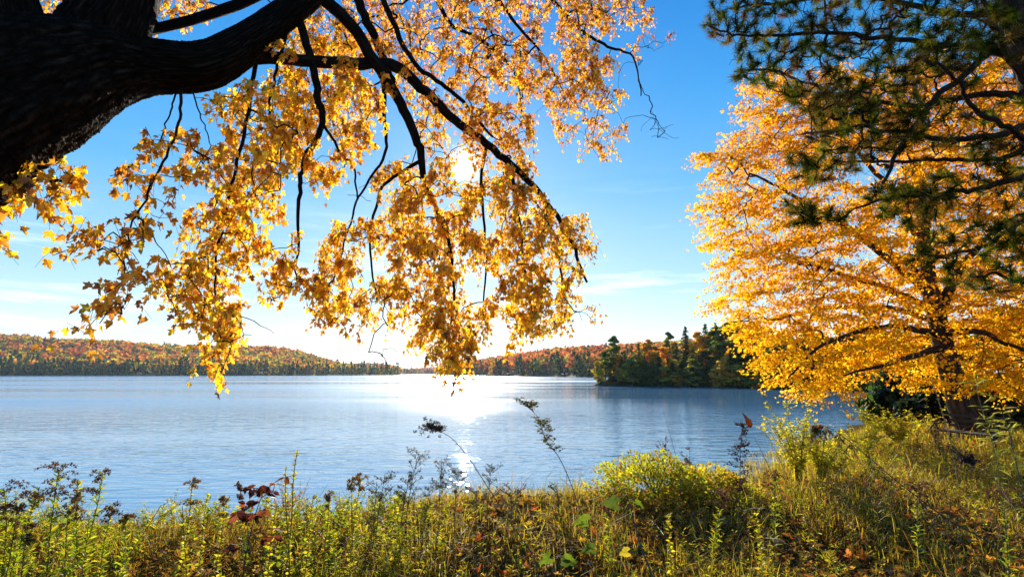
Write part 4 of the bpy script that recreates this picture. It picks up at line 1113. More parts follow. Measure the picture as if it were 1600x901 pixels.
tag(link("fallen_leaves", mb.mesh("fallen_leaves", M_LITTER)), "orange and brown fallen leaves scattered through the grass", "leaves", kind="stuff")

# ------------------------------------------------------------------ weeds
GREENS = [(0.24, 0.32, 0.022), (0.36, 0.39, 0.03), (0.17, 0.25, 0.02), (0.46, 0.42, 0.03)]
LIMES = [(0.56, 0.50, 0.03), (0.46, 0.45, 0.03), (0.60, 0.46, 0.03), (0.32, 0.34, 0.03)]
BROWN = [(0.17, 0.085, 0.05), (0.24, 0.13, 0.07), (0.11, 0.06, 0.045)]
def stem_line(h, lean, arch=0.0, n=12, wob=0.01):
    s = np.linspace(0, 1, n)
    a = R.uniform(0, 6.28)
    x = lean[0] * s ** 1.4 * h; y = lean[1] * s ** 1.4 * h
    z = h * (s - arch * s ** 3)
    w = wob * h * np.sin(s * R.uniform(4, 9) + a)
    return np.stack([x + w * s, y + w * 0.5, z - 0.03 * (s == 0)], -1)
def at_line(line, s):
    s = np.clip(s, 0, 1) * (len(line) - 1); i = np.minimum(s.astype(int), len(line) - 2); f = (s - i)[:, None]
    return line[i] * (1 - f) + line[i + 1] * f
def leaves_on(mb, line, n, s0, s1, length, cols, tv, tf, droop=0.25, spiral=2.4, up=0.5, taper=0.5, off=np.zeros(3)):
    s = np.sort(R.uniform(s0, s1, n)); p = at_line(line, s)
    a = np.arange(n) * spiral + R.uniform(0, 6.28) + R.normal(0, 0.3, n)
    tip = np.stack([np.cos(a), np.sin(a), up + R.normal(0, droop, n)], -1)
    nor = np.stack([-np.cos(a) * up, -np.sin(a) * up, 0.8 + 0 * a], -1) + 0.8 * rvec(n)
    place(mb, tv, tf, p + off, tip, nor, length * R.uniform(0.6, 1.15, n) * (1 - taper * (s - s0) / (s1 - s0 + 1e-6)), pick(cols, n, 0.15))
def puff(mb, pts, size, cols, per=10, spread=1.0):
    pts = np.asarray(pts); rep = np.repeat(np.arange(len(pts)), per); n = len(rep)
    d = rvec(n)
    place(mb, SMALL_V, SMALL_F, pts[rep] + d * size * 0.35 * spread * R.uniform(0.1, 1, (n, 1)), d, rvec(n), size * R.uniform(0.3, 0.7, n), pick(cols, n, 0.25))
def root(px, pyt, Y, name, label, cat, group=None):
    x = float(P(px, pyt, Y)[0]); z = float(gz(x, Y)); h = float(P(px, pyt, Y)[2]) - z
    return thing(name, label, cat, (x, Y, z), group), max(h, 0.08)
def lean_to(px0, px1, Y):  # sideways shift in metres for a pixel shift
    return (px1 - px0) / F * Y

def goldenrod(px, pyt, Y, label, lean=(0, 0), head=1.0, oval=False, leafc=GREENS, nleaf=46, leaflen=0.085, group=None, headc=BROWN, arch=0.0, name="goldenrod_plant", cat="goldenrod"):
    x1 = px
    o, h = root(px, pyt, Y, name, label, cat, group)
    line = stem_line(h / (1 - arch), lean, arch)
    line[:, 0] -= line[-1, 0]; line[:, 1] -= line[-1, 1]
    b = line[0].copy(); o.location.x += b[0]; o.location.y += b[1]
    o.location.z = float(gz(o.location.x, o.location.y)); line = line - b * [1, 1, 0]
    line[:, 2] *= max(0.2, (float(P(px, pyt, Y)[2]) - o.location.z)) / line[-1, 2]
    m1 = MB(); tube(m1, line, np.linspace(0.0045, 0.0018, len(line)) * max(0.7, h / 0.8), (0.14, 0.10, 0.035), 5)
    link("stem", m1.mesh("stem", M_STEM, True), o)
    if nleaf:
        m2 = MB(); leaves_on(m2, line, nleaf, 0.08, 0.99, leaflen, leafc, OVAL_V if oval else LANCE_V * [1.6, 1, 1], OVAL_F if oval else LANCE_F, 0.5, taper=0.3)
        link("foliage", m2.mesh("foliage", M_WEED), o)
    if head > 0:
        m3 = MB()
        for k in range(int(7 + 3 * head)):
            a = R.uniform(0, 6.28); L = 0.18 * head * R.uniform(0.5, 1.1); s0 = R.uniform(0.82, 1.0)
            p0 = at_line(line, np.array([s0]))[0]
            t = np.linspace(0, 1, 6)[:, None]
            p = p0 + np.array([math.cos(a), math.sin(a), 0]) * t * L + np.array([0, 0, 1.0]) * (0.45 * L * np.sin(t * 2.4))
            tube(m3, p, np.linspace(0.0015, 0.0008, 6), (0.10, 0.06, 0.035), 3, cap=False)
            puff(m3, p[1:], 0.036, headc, 9)
        link("blossoms", m3.mesh("blossoms", M_DEAD), o)
    return o

def aster(px, pyt, Y, label, lean=(0, 0), nbr=12, cols=GREENS, budc=BROWN, bud=0.022, leafy=14, spread=0.22, stemc=(0.10, 0.08, 0.04), group=None, name="aster_plant", cat="aster", leaflen=0.062):
    o, h = root(px, pyt, Y, name, label, cat, group)
    line = stem_line(h, lean); line[:, :2] -= line[-1, :2]
    b = line[0].copy(); o.location.x += b[0]; o.location.y += b[1]; zz = float(gz(o.location.x, o.location.y))
    line = line - b * [1, 1, 0]; line[:, 2] *= (h + o.location.z - zz) / line[-1, 2]; o.location.z = zz
    m1, m2, m3 = MB(), MB(), MB()
    tube(m1, line, np.linspace(0.0055, 0.0025, len(line)), stemc, 5)
    leaves_on(m2, line, 16, 0.1, 0.75, leaflen * 1.5, cols, LANCE_V, LANCE_F)
    for k in range(nbr):
        s0 = R.uniform(0.4, 0.97); p0 = at_line(line, np.array([s0]))[0]
        a = R.uniform(0, 6.28); L = spread * R.uniform(0.35, 1.0) * (1.25 - 0.6 * s0)
        t = np.linspace(0, 1, 6)[:, None]
        p = p0 + np.array([math.cos(a), math.sin(a), 0]) * t * L + np.array([0, 0, 1.0]) * L * (0.9 * t - 0.2 * t * t)
        tube(m1, p, np.linspace(0.003, 0.0016, 6), stemc, 3, cap=False)
        leaves_on(m2, p, leafy, 0.15, 1.0, leaflen, cols, LANCE_V, LANCE_F, 0.4)
        for q in range(4):
            e = at_line(p, np.array([R.uniform(0.4, 1.0)]))[0]; f = e + rvec(1)[0] * [1, 1, .5] * L * 0.3 + [0, 0, 0.25 * L]
            tube(m1, np.array([e, (e + f) / 2 + 0.02 * L, f]), [0.0018, 0.0015, 0.0012], stemc, 3, cap=False)
            puff(m3, f[None], bud, budc, 8)
        puff(m3, p[-1:], bud * 1.2, budc, 9)
    link("stem", m1.mesh("stem", M_STEM, True), o); link("foliage", m2.mesh("foliage", M_WEED), o); link("blossoms", m3.mesh("blossoms", M_DEAD), o)
    return o

def curve_plant(ctrl, name, label, cat, rad0, stemc, builder, group=None):
    """stem through traced points (px, py, Y), rooted in the ground; builder(line) returns (part, mb, material) pieces"""
    c = np.array(ctrl, float); p = P(c[:, 0], c[:, 1], c[:, 2])
    g0 = np.array([p[0, 0], p[0, 1], float(gz(p[0, 0], p[0, 1])) - 0.02])
    if p[0, 2] > g0[2] + 0.03: p = np.vstack([g0, p])
    line = smooth_line(p, 8)
    o = thing(name, label, cat, tuple(g0 + [0, 0, 0.02]), group)
    line = line - np.array(o.location)
    m1 = MB(); tube(m1, line, np.linspace(rad0, rad0 * 0.35, len(line)), stemc, 6)
    extra = builder(line, m1) or []
    link("stem", m1.mesh("stem", M_STEM, True), o)
    for part, mb_, mat in extra:
        if not mb_.empty(): link(part, mb_.mesh(part, mat), o)
    return o

# --- left clump of goldenrod
LG = [((92, 733), 5.3, 1.15, "tallest brown topped goldenrod of the clump at the left edge"), ((62, 760), 5.2, 1.2, "goldenrod with a wide brown head just left of the left clump's tallest"),
      ((122, 752), 5.5, 1.0, "goldenrod with a drooping brown head just right of the left clump's tallest"), ((160, 738), 5.6, 0.55, "slim bright green goldenrod with two tiny brown tufts, right side of the left clump"),
      ((28, 792), 5.0, 0.8, "low goldenrod with small brown tufts near the left edge of the photo"), ((6, 762), 5.0, 0.9, "goldenrod cut by the left edge of the photo, dark arching tip"),
      ((196, 806), 5.5, 0.55, "short weed with a dark red-brown tuft on a thin stem, right of the left clump"), ((176, 790), 5.7, 0.4, "short weed with a small upright brown tip at the right of the left clump"),
      ((45, 815), 4.9, 0.5, "low leafy goldenrod with a rusty tip under the left clump"), ((108, 790), 5.0, 0.9, "goldenrod with broad dark brown head in the front of the left clump"), ((140, 800), 5.2, 0.0, "plain green leafy stem without a head inside the left clump")]
for (px, py), Y, hd, lb in LG:
    goldenrod(px, py, Y, lb, (R.uniform(-.12, .12), R.uniform(-.1, .1)), hd, nleaf=150 if py < 790 else 100, leaflen=0.10, group="goldenrods of the left clump")
goldenrod(252, 788, 5.2, "leafy weed bent to the right with a slanting tip, between left clump and yellow shrub", (0.45, 0.0), 0.0, True, LIMES, 60, 0.05, name="leafy_weed", cat="weed")
# --- yellow green leafy weeds
for px, py, Y, lb, hd, ln in ((300, 752, 5.3, "tall yellow green weed with a pale arching tip, left of the dark red sapling", 0.5, 0.06), (325, 770, 5.6, "yellow green weed standing just right of the one with the arching tip", 0.0, 0.055),
                              (350, 775, 5.4, "bushy yellow green weed just left of the dark red sapling", 0.3, 0.055), (285, 790, 5.1, "low dense yellow green weed at the left foot of the pale tipped one", 0.0, 0.06),
                              (465, 702, 5.4, "tallest bright yellow green shoot right of the dark red sapling", 0.0, 0.055), (447, 728, 5.3, "thin dark stemmed weed leaning beside the tallest bright shoot", 0.0, 0.045),
                              (490, 775, 5.5, "lime green weed on the right side of the tallest bright shoot", 0.0, 0.055), (433, 790, 5.2, "lime green leafy weed between dark red sapling and tallest bright shoot", 0.0, 0.055),
                              (515, 765, 5.7, "straw coloured weed with a thin tip left of the purple asters", 0.3, 0.05), (550, 748, 5.9, "yellow weed with a pale orange tip left of the purple asters", 0.4, 0.05), (566, 742, 6.1, "thin dry weed with a forked tip next to the purple asters", 0.5, 0.045)):
    goldenrod(px, py, Y, lb, (R.uniform(-.1, .1), R.uniform(-.1, .1)), hd, True, LIMES, 130, ln * 0.95, headc=[(0.35, 0.22, 0.08), (0.25, 0.15, 0.06)], name="leafy_weed", cat="weed")
m5 = MB()
# --- dark red sapling
def sap(line, m1):
    mf = MB()
    tips = []
    for k in range(15):
        s0 = R.uniform(0.35, 1.0); p0 = at_line(line, np.array([s0]))[0]; a = R.uniform(0, 6.28); L = R.uniform(0.06, 0.20)
        p1 = p0 + np.array([math.cos(a) * L, math.sin(a) * L * 0.6, L * R.uniform(0.0, 0.6)])
        tube(m1, np.array([p0, (p0 + p1) / 2 + [0, 0, 0.01], p1]), [0.003, 0.0025, 0.0015], (0.05, 0.03, 0.03), 4, cap=False)
        tips += [p1, (p0 + p1) / 2]
    tips = np.array(tips); rep = np.repeat(np.arange(len(tips)), 3); n = len(rep)
    place(mf, OVAL_V, OVAL_F, tips[rep], rvec(n) * [1, 1, .5] + [0, 0, -0.35], rvec(n) + [0, -0.5, 0.5], R.uniform(0.05, 0.09, n), pick([(0.10, 0.022, 0.018), (0.07, 0.018, 0.018), (0.14, 0.04, 0.02), (0.20, 0.05, 0.02)], n, 0.2))
    return [("foliage", mf, M_WEED)]
curve_plant([(380, 900, 4.35), (388, 850, 4.35), (400, 800, 4.38), (415, 760, 4.4)], "red_sapling", "dark red leaved sapling standing among lime green weeds at left of centre", "sapling", 0.006, (0.05, 0.03, 0.025), sap)
goldenrod(374, 757, 5.0, "single brown round seed head on a thin bare stem above the dark red sapling", (-0.15, 0), 0.28, False, GREENS, 4, 0.03, name="seed_stalk", cat="weed")
# --- asters in the middle
for px, py, Y, lb, nb in ((602, 738, 6.2, "dark purplish aster with branched top, left of the sun glitter", 14), (588, 752, 6.0, "lower purplish aster leaning left of the dark branched one", 10), (640, 735, 6.3, "thin grey green aster at the left edge of the sun glitter", 12),
                          (655, 705, 6.3, "airy aster with dark buds under the nodding black seed head", 13), (690, 715, 6.4, "pale airy aster right in the sun glitter", 14), (718, 728, 6.5, "short airy aster at the right side of the sun glitter", 12),
                          (766, 738, 6.6, "grey aster with a drooping feathery tip right of the sun glitter", 12), (800, 762, 6.6, "low spreading aster between sun glitter and the tall arching dry weed", 11), (745, 770, 6.3, "low green aster below the slanting stem of the nodding seed head", 10),
                          (672, 765, 6.0, "short leafy aster at the foot of the sun glitter", 10), (870, 765, 6.8, "thin aster with bare side twigs just left of the tall arching dry weed's foot", 9)):
    aster(px, py, Y, lb, (R.uniform(-.15, .15), 0), nb, [(0.10, 0.11, 0.03), (0.14, 0.13, 0.04), (0.07, 0.07, 0.035)], [(0.06, 0.04, 0.05), (0.10, 0.07, 0.06), (0.16, 0.11, 0.08)], leafy=9, group="asters in front of the water")
# --- nodding black seed head
def nod(line, m1):
    mh, mf = MB(), MB()
    for k in range(26):
        s0 = R.uniform(0.86, 1.0); p0 = at_line(line, np.array([s0]))[0]; L = R.uniform(0.05, 0.17); a = R.uniform(0, 6.28)
        t = np.linspace(0, 1, 5)[:, None]
        p = p0 + (np.array([-0.45 + 0.9 * math.cos(a), 0.7 * math.sin(a), 0.25 + 0.5 * math.sin(a)]) * L) * t + np.array([0, 0, 0.4 * L]) * np.sin(t * 3)
        tube(m1, p, np.linspace(0.0018, 0.001, 5), (0.05, 0.04, 0.035), 3, cap=False); puff(mh, p[1:], 0.034, [(0.05, 0.036, 0.036), (0.085, 0.055, 0.045)], 9)
    leaves_on(mf, line, 34, 0.1, 0.88, 0.085, [(0.12, 0.11, 0.03), (0.18, 0.14, 0.04)], LANCE_V, LANCE_F, 0.4, up=-0.2)
    return [("seed_clumps", mh, M_DEAD), ("foliage", mf, M_WEED)]
curve_plant([(838, 880, 5.0), (800, 820, 5.3), (765, 765, 5.6), (725, 705, 5.9), (697, 678, 6.0), (668, 672, 6.05)], "goldenrod_plant", "long slanting weed with a nodding black seed head in front of the lake", "goldenrod", 0.006, (0.055, 0.042, 0.03), nod)
# --- tall arching dry weed
def arch(line, m1):
    mh, mf = MB(), MB()
    n = len(line)
    for k in range(64):
        s0 = R.choice([R.uniform(0.90, 1.0), R.uniform(0.68, 0.80), R.uniform(0.5, 0.75)]); p0 = at_line(line, np.array([s0]))[0]
        L = R.uniform(0.07, 0.22) * (1.0 if s0 > 0.85 else 0.8); a = R.uniform(0, 6.28)
        t = np.linspace(0, 1, 6)[:, None]
        p = p0 + np.array([math.cos(a), math.sin(a), 0.5]) * L * t + np.array([0, 0, 0.2 * L]) * np.sin(t * 3)
        tube(m1, p, np.linspace(0.0018, 0.0008, 6), (0.06, 0.05, 0.03), 3, cap=False)
        leaves_on(mf, p, 12, 0.3, 1.0, 0.040, [(0.09, 0.09, 0.035), (0.14, 0.12, 0.05), (0.05, 0.05, 0.03)], OVAL_V, OVAL_F, 0.5)
    return [("seed_sprays", mf, M_WEED)]
curve_plant([(925, 850, 5.9), (908, 800, 6.1), (888, 745, 6.3), (872, 712, 6.4), (856, 692, 6.5), (846, 668, 6.5), (838, 648, 6.55), (822, 634, 6.6)], "dry_weed", "tallest arching dry weed with feathery grey green seed clusters against the lake", "weed", 0.006, (0.06, 0.048, 0.03), arch)
# --- round bush
def bush(px, pyt, Y, w, label, cols, leaf=0.05, n=2600, tv=OVAL_V, tf=OVAL_F, stems=18, name="round_bush", cat="bush", flat=1.0):
    o, h = root(px, pyt, Y, name, label, cat)
    m1, m2 = MB(), MB()
    for k in range(stems):
        a = R.uniform(0, 6.28); rr = w * R.uniform(0.1, 0.8)
        e = np.array([math.cos(a) * rr, math.sin(a) * rr, h * math.sqrt(max(0.05, 1 - (rr / w) ** 2)) * R.uniform(0.7, 0.95)])
        tube(m1, smooth_line([np.array([0, 0, -0.02]), e * [0.35, 0.35, 0.55], e], 4), np.linspace(0.006, 0.0015, 9), (0.09, 0.06, 0.035), 5, cap=False)
    d = rvec(n); d[:, 2] = np.abs(d[:, 2])
    lump = 1 + 0.22 * np.sin(d[:, 0] * 6 + 1) * np.cos(d[:, 1] * 5) + 0.12 * np.sin(d[:, 2] * 11 + d[:, 0] * 7)
    p = d * (R.uniform(0.25, 1.0, n) ** 0.45 * lump)[:, None] * np.array([w, w, h])
    place(m2, tv, tf, p, d + 0.7 * rvec(n), rvec(n) + [0, 0, 0.6], leaf * R.uniform(0.6, 1.2, n), pick(cols, n, 0.18))
    link("stem", m1.mesh("stem", M_TWIG, True), o); link("foliage", m2.mesh("foliage", M_WEED), o)
bush(1020, 710, 7.9, 0.80, "rounded green bush at the water's edge, right of the tall arching weed", [(0.38, 0.42, 0.03), (0.30, 0.34, 0.025), (0.48, 0.43, 0.03), (0.36, 0.22, 0.03)], 0.050, 5200)
bush(1105, 728, 8.0, 0.66, "lower yellowing bush against the right side of the rounded green one", [(0.50, 0.40, 0.03), (0.40, 0.27, 0.035), (0.36, 0.35, 0.03)], 0.05, 3200, name="low_bush")
aster(1040, 690, 8.4, "thin dark branched weed rising behind the rounded green bush", (0.05, 0), 10, [(0.09, 0.08, 0.04)], [(0.08, 0.05, 0.05)], leafy=4, spread=0.2)
aster(1078, 702, 8.0, "brown tufted weed beside the top of the rounded green bush", (0.1, 0), 8, [(0.12, 0.09, 0.04)], BROWN, bud=0.03, leafy=5, spread=0.14)
for px, py, Y, lb, kind in ((1128, 772, 5.6, "small brown headed weed left of the seed spike's foot", "g"), (1212, 742, 5.9, "brown tufted weed right of the seed spike, against the lime shrubs", "g"), (1305, 742, 6.4, "dark branched aster below the low lime shrub", "a"),
                            (1372, 752, 6.2, "thin branched aster beside the long slanting dark weed", "a"), (1432, 758, 5.9, "rusty headed weed between the slanting dark weed and the bench stalk", "g"), (1568, 772, 5.2, "brown headed weed under the nodding one at far right", "g"),
                            (1486, 776, 5.5, "low branched aster in the grass below the pale bare stalk", "a"), (1180, 800, 5.2, "green leafy weed at the right foot of the seed spike", "l"), (1045, 800, 5.4, "leafy yellow weed in front of the rounded green bush", "l"),
                            (705, 770, 5.7, "yellow green weed left of the slanting seed head's stem", "l"), (615, 775, 5.6, "bushy yellow weed under the dark purplish aster", "l"), (952, 792, 5.6, "thin rusty weed left of the rounded green bush", "g")):
    if kind == "a": aster(px, py, Y, lb, (R.uniform(-.2, .2), 0), 10, [(0.16, 0.15, 0.04), (0.10, 0.10, 0.035)], BROWN, leafy=8)
    elif kind == "g": goldenrod(px, py, Y, lb, (R.uniform(-.2, .2), 0), 0.8, False, GREENS, 60, 0.085)
    else: goldenrod(px, py, Y, lb, (R.uniform(-.2, .2), 0), 0.0, True, LIMES, 90, 0.06, name="leafy_weed", cat="weed")
# --- brown spike with a leaf caught on it
def spike(line, m1):
    mh, mf = MB(), MB()
    for k in range(46):
        s0 = R.uniform(0.45, 0.99); p0 = at_line(line, np.array([s0]))[0]; a = R.uniform(0, 6.28); L = 0.125 * R.uniform(0.4, 1.0) * (1.15 - 0.5 * abs(s0 - 0.72) / 0.28)
        t = np.linspace(0, 1, 4)[:, None]
        p = p0 + np.array([math.cos(a), math.sin(a), 0.25]) * L * t
        tube(m1, p, np.linspace(0.0018, 0.001, 4), (0.06, 0.035, 0.03), 3, cap=False); puff(mh, p[1:], 0.032, [(0.055, 0.032, 0.03), (0.085, 0.05, 0.04)], 7)
    leaves_on(mf, line, 10, 0.08, 0.5, 0.08, GREENS, LANCE_V, LANCE_F, 0.4, up=-0.3)
    return [("seed_clumps", mh, M_DEAD), ("foliage", mf, M_WEED)]
curve_plant([(1153, 840, 5.2), (1156, 760, 5.25), (1157, 700, 5.3), (1160, 662, 5.3)], "seed_spike", "dark brown seed spike on a straight stem with a dry leaf caught on top", "weed", 0.005, (0.08, 0.05, 0.035), spike)
def lone_leaf(px, py, Y, size, label, col, tipd, nord, z_ground=False, tv=None, name="fallen_leaf", curl=0.5, mat=None):
    p = P(px, py, Y)
    if z_ground: p[2] = float(gz(p[0], p[1])) + 0.10
    v = np.repeat(MAPLE_V[None], 1, 0)[0].copy() if tv is None else tv.copy()
    tf = MAPLE_F if tv is None else (BROAD_F if len(tv) == 61 else OVAL_F)
    v[:, 2] = curl * np.abs(v[:, 0]) - curl * 0.6 * (v[:, 1] - 0.4) ** 2
    v[:, 1] -= 0.35
    mbx = MB(); place(mbx, v, tf, np.zeros((1, 3)), np.array([tipd], float), np.array([nord], float), size, np.array([col]))
    o = link(name, mbx.mesh(name, mat or M_LITTER), loc=p)
    sm = o.modifiers.new("thickness", "SOLIDIFY"); sm.thickness = 0.0012
    tag(o, label, "leaf")
lone_leaf(1166, 660, 5.30, 0.115, "dry orange brown leaf caught upright on top of the brown seed spike", (0.34, 0.15, 0.06), (-0.12, 0.0, 1.0), (0.35, -0.9, 0.1), curl=0.9, tv=BROAD_V * [0.75, 1.0, 1.0])
lone_leaf(1380, 874, 5.0, 0.15, "large pale curled dry leaf lying in the dark grass at lower right", (0.42, 0.29, 0.18), (0.9, 0.2, 0.25), (0.1, -0.7, 0.8), True, curl=1.0)
lone_leaf(1188, 858, 5.0, 0.16, "grey folded dead leaf in the grass below the brown seed spike", (0.22, 0.20, 0.18), (0.9, 0.1, 0.1), (0.0, -0.5, 0.9), True, curl=0.8)
lone_leaf(1297, 892, 4.6, 0.13, "narrow orange leaf slanting in the grass at the bottom right of centre", (0.62, 0.30, 0.04), (0.7, -0.1, -0.5), (0.1, -0.8, 0.6), True, OVAL_V * [0.8, 1, 1], curl=0.5)
lone_leaf(1258, 842, 5.3, 0.12, "tan dry leaf propped in dark grass left of the large pale curled one", (0.30, 0.15, 0.07), (0.1, 0.1, 1.0), (0.3, -0.9, 0.2), True, curl=0.6)
lone_leaf(1470, 845, 5.4, 0.13, "pale pinkish dry leaf in the grass right of the large curled one", (0.40, 0.27, 0.20), (1, .1, .2), (0, -0.6, 0.8), True, curl=0.9)
lone_leaf(680, 893, 4.7, 0.18, "dark red leaf at the bottom edge left of the yellow curled blade", (0.20, 0.04, 0.03), (0.6, 0.3, 0.2), (0, -0.7, 0.7), True, curl=0.4)
lone_leaf(801, 866, 4.8, 0.24, "bright yellow curled narrow leaf standing upright near the bottom centre", (0.72, 0.40, 0.04), (0.12, 0, 1.0), (0.2, -0.95, 0.1), True, OVAL_V * [0.35, 1, 1], curl=0.5, mat=M_WEED)
# --- grassy stems leaning beside the spike
def reeds(line, m1):
    mf = MB()
    leaves_on(mf, line, 26, 0.2, 1.0, 0.10, [(0.20, 0.19, 0.03), (0.26, 0.17, 0.04), (0.13, 0.15, 0.03)], LANCE_V * [0.7, 1, 1], LANCE_F, 0.5, up=-0.5)
    return [("foliage", mf, M_WEED)]
curve_plant([(1245, 830, 5.6), (1215, 760, 5.7), (1190, 705, 5.8), (1178, 682, 5.8)], "leafy_weed", "left leaning green weed stalk just right of the brown seed spike", "weed", 0.004, (0.14, 0.10, 0.03), reeds)
curve_plant([(1262, 820, 6.0), (1230, 745, 6.0), (1205, 690, 6.1), (1190, 672, 6.1)], "leafy_weed", "thin straw stalk leaning left over the water between seed spike and lime shrub", "weed", 0.004, (0.20, 0.14, 0.04), reeds)
# --- lime shrubs of the right bank
def lime_shrub(px, pyt, Y, w, label, n=760, cols=LIMES, leaf=0.07, stems=16):
    o, h = root(px, pyt, Y, "leafy_shrub", label, "shrub")
    m1, m2 = MB(), MB()
    for k in range(stems):
        a = R.uniform(0, 6.28); rr = w * R.uniform(0.2, 1.0); hh = h * R.uniform(0.6, 1.0)
        ln = smooth_line([np.array([0, 0, -0.02]), np.array([math.cos(a) * rr * .35, math.sin(a) * rr * .35, hh * .5]), np.array([math.cos(a) * rr, math.sin(a) * rr, hh])], 5)
        tube(m1, ln, np.linspace(0.006, 0.0015, len(ln)), (0.10, 0.07, 0.035), 5, cap=False)
        leaves_on(m2, ln, int(n / stems), 0.2, 1.0, leaf, cols, OVAL_V, OVAL_F, 0.4, up=0.2, taper=0.25)
        for q in range(3):
            e = at_line(ln, np.array([R.uniform(0.4, 0.95)]))[0]; f = e + rvec(1)[0] * [1, 1, .4] * w * 0.5 + [0, 0, w * 0.25]
            l2 = np.array([e, (e + f) / 2, f]); tube(m1, l2, [0.002, 0.0015, 0.001], (0.10, 0.07, 0.035), 3, cap=False)
            leaves_on(m2, l2, 10, 0.2, 1.0, leaf, cols, OVAL_V, OVAL_F, 0.4, up=0.2)
    link("stem", m1.mesh("stem", M_STEM, True), o); link("foliage", m2.mesh("foliage", M_WEED), o)
lime_shrub(1240, 625, 8.6, 0.55, "tall lime leaved shrub by the water, nearest the brown seed spike", 1000)
lime_shrub(1275, 660, 8.8, 0.6, "lime leaved shrub just right of the tallest lime shrub", 900)
lime_shrub(1345, 655, 11.5, 0.7, "yellow green shrub on the bank in front of the small bay", 900)
lime_shrub(1300, 690, 9.6, 0.6, "low lime shrub under the dead drooping branch", 760)
lime_shrub(1400, 640, 15.5, 1.1, "yellow green bush on the bank left of the golden maple trunk", 1300, leaf=0.10)
lime_shrub(1462, 648, 13.5, 0.45, "tan and pale weed tuft left of the iron bench", 260, [(0.30, 0.20, 0.08), (0.36, 0.22, 0.07)], 0.05)
# --- dead drooping branch
def droop(line, m1):
    mf = MB()
    for k in range(48):
        s0 = R.uniform(0.25, 1.0); p0 = at_line(line, np.array([s0]))[0]; L = R.uniform(0.10, 0.32)
        t = np.linspace(0, 1, 6)[:, None]
        a = R.uniform(-0.5, 0.5)
        p = p0 + np.array([-0.35 + a * 0.5, a, 0.1]) * L * t + np.array([0, 0, -1.0]) * L * t ** 2
        tube(m1, p, np.linspace(0.0025, 0.001, 6), (0.05, 0.04, 0.03), 4, cap=False)
        leaves_on(mf, p, 14, 0.2, 1.0, 0.085, [(0.10, 0.11, 0.025), (0.06, 0.05, 0.025), (0.16, 0.12, 0.03)], LANCE_V, LANCE_F, 0.3, up=-0.9)
    puff(mf, line[-6:], 0.05, BROWN, 20)
    return [("foliage", mf, M_WEED)]
curve_plant([(1560, 860, 5.4), (1480, 810, 5.6), (1400, 750, 5.8), (1335, 695, 6.0), (1295, 668, 6.1), (1268, 668, 6.1)], "goldenrod_plant", "long dark weed slanting up to the left with drooping leaves, below the lime shrubs", "goldenrod", 0.007, (0.05, 0.04, 0.03), droop)
curve_plant([(1640, 870, 4.6), (1590, 800, 4.9), (1555, 750, 5.2), (1530, 728, 5.3), (1508, 722, 5.3)], "goldenrod_plant", "weed with a dark brown nodding head at far right below the bench", "goldenrod", 0.006, (0.07, 0.06, 0.03), nod)
# --- pale stick, thin stalk
curve_plant([(1493, 725, 8.6), (1483, 680, 8.5), (1468, 630, 8.4), (1456, 590, 8.3)], "dead_stalk", "thin pale bare stalk slanting in front of the golden maple trunk", "stalk", 0.010, (0.36, 0.22, 0.13), lambda l, m: [])
curve_plant([(1062, 740, 7.2), (1050, 690, 7.2), (1036, 640, 7.2)], "dead_stalk", "hair thin bare stalk above the rounded green bush", "stalk", 0.0035, (0.16, 0.13, 0.09), lambda l, m: [])
# --- narrow leaved plant at far right
def ladder(line, m1):
    mf = MB()
    s = np.sort(R.uniform(0.2, 1, 26)); p = at_line(line, s)
    for q in (-1, 1):
        n = len(s)
        place(mf, LANCE_V * [1.2, 1, 1], LANCE_F, p, np.stack([q + R.normal(0, .3, n), R.normal(0, .5, n), 0.1 + R.normal(0, 0.38, n)], -1), np.tile([0, -0.4, 1.0], (n, 1)), R.uniform(0.07, 0.17, n), pick([(0.26, 0.26, 0.05), (0.36, 0.33, 0.10), (0.20, 0.24, 0.04)], n, 0.15))
    return [("foliage", mf, M_WEED)]
curve_plant([(1560, 740, 6.6), (1550, 690, 6.6), (1535, 640, 6.6), (1522, 597, 6.6)], "milkweed_plant", "pale green weed with ladder like narrow leaves in front of the iron bench at right", "weed", 0.006, (0.18, 0.15, 0.05), ladder)
curve_plant([(1600, 790, 6.0), (1585, 710, 6.1), (1572, 660, 6.2), (1556, 620, 6.2)], "milkweed_plant", "tall dark stemmed weed at the right edge beside the ladder leaved one", "weed", 0.006, (0.06, 0.05, 0.03), ladder)
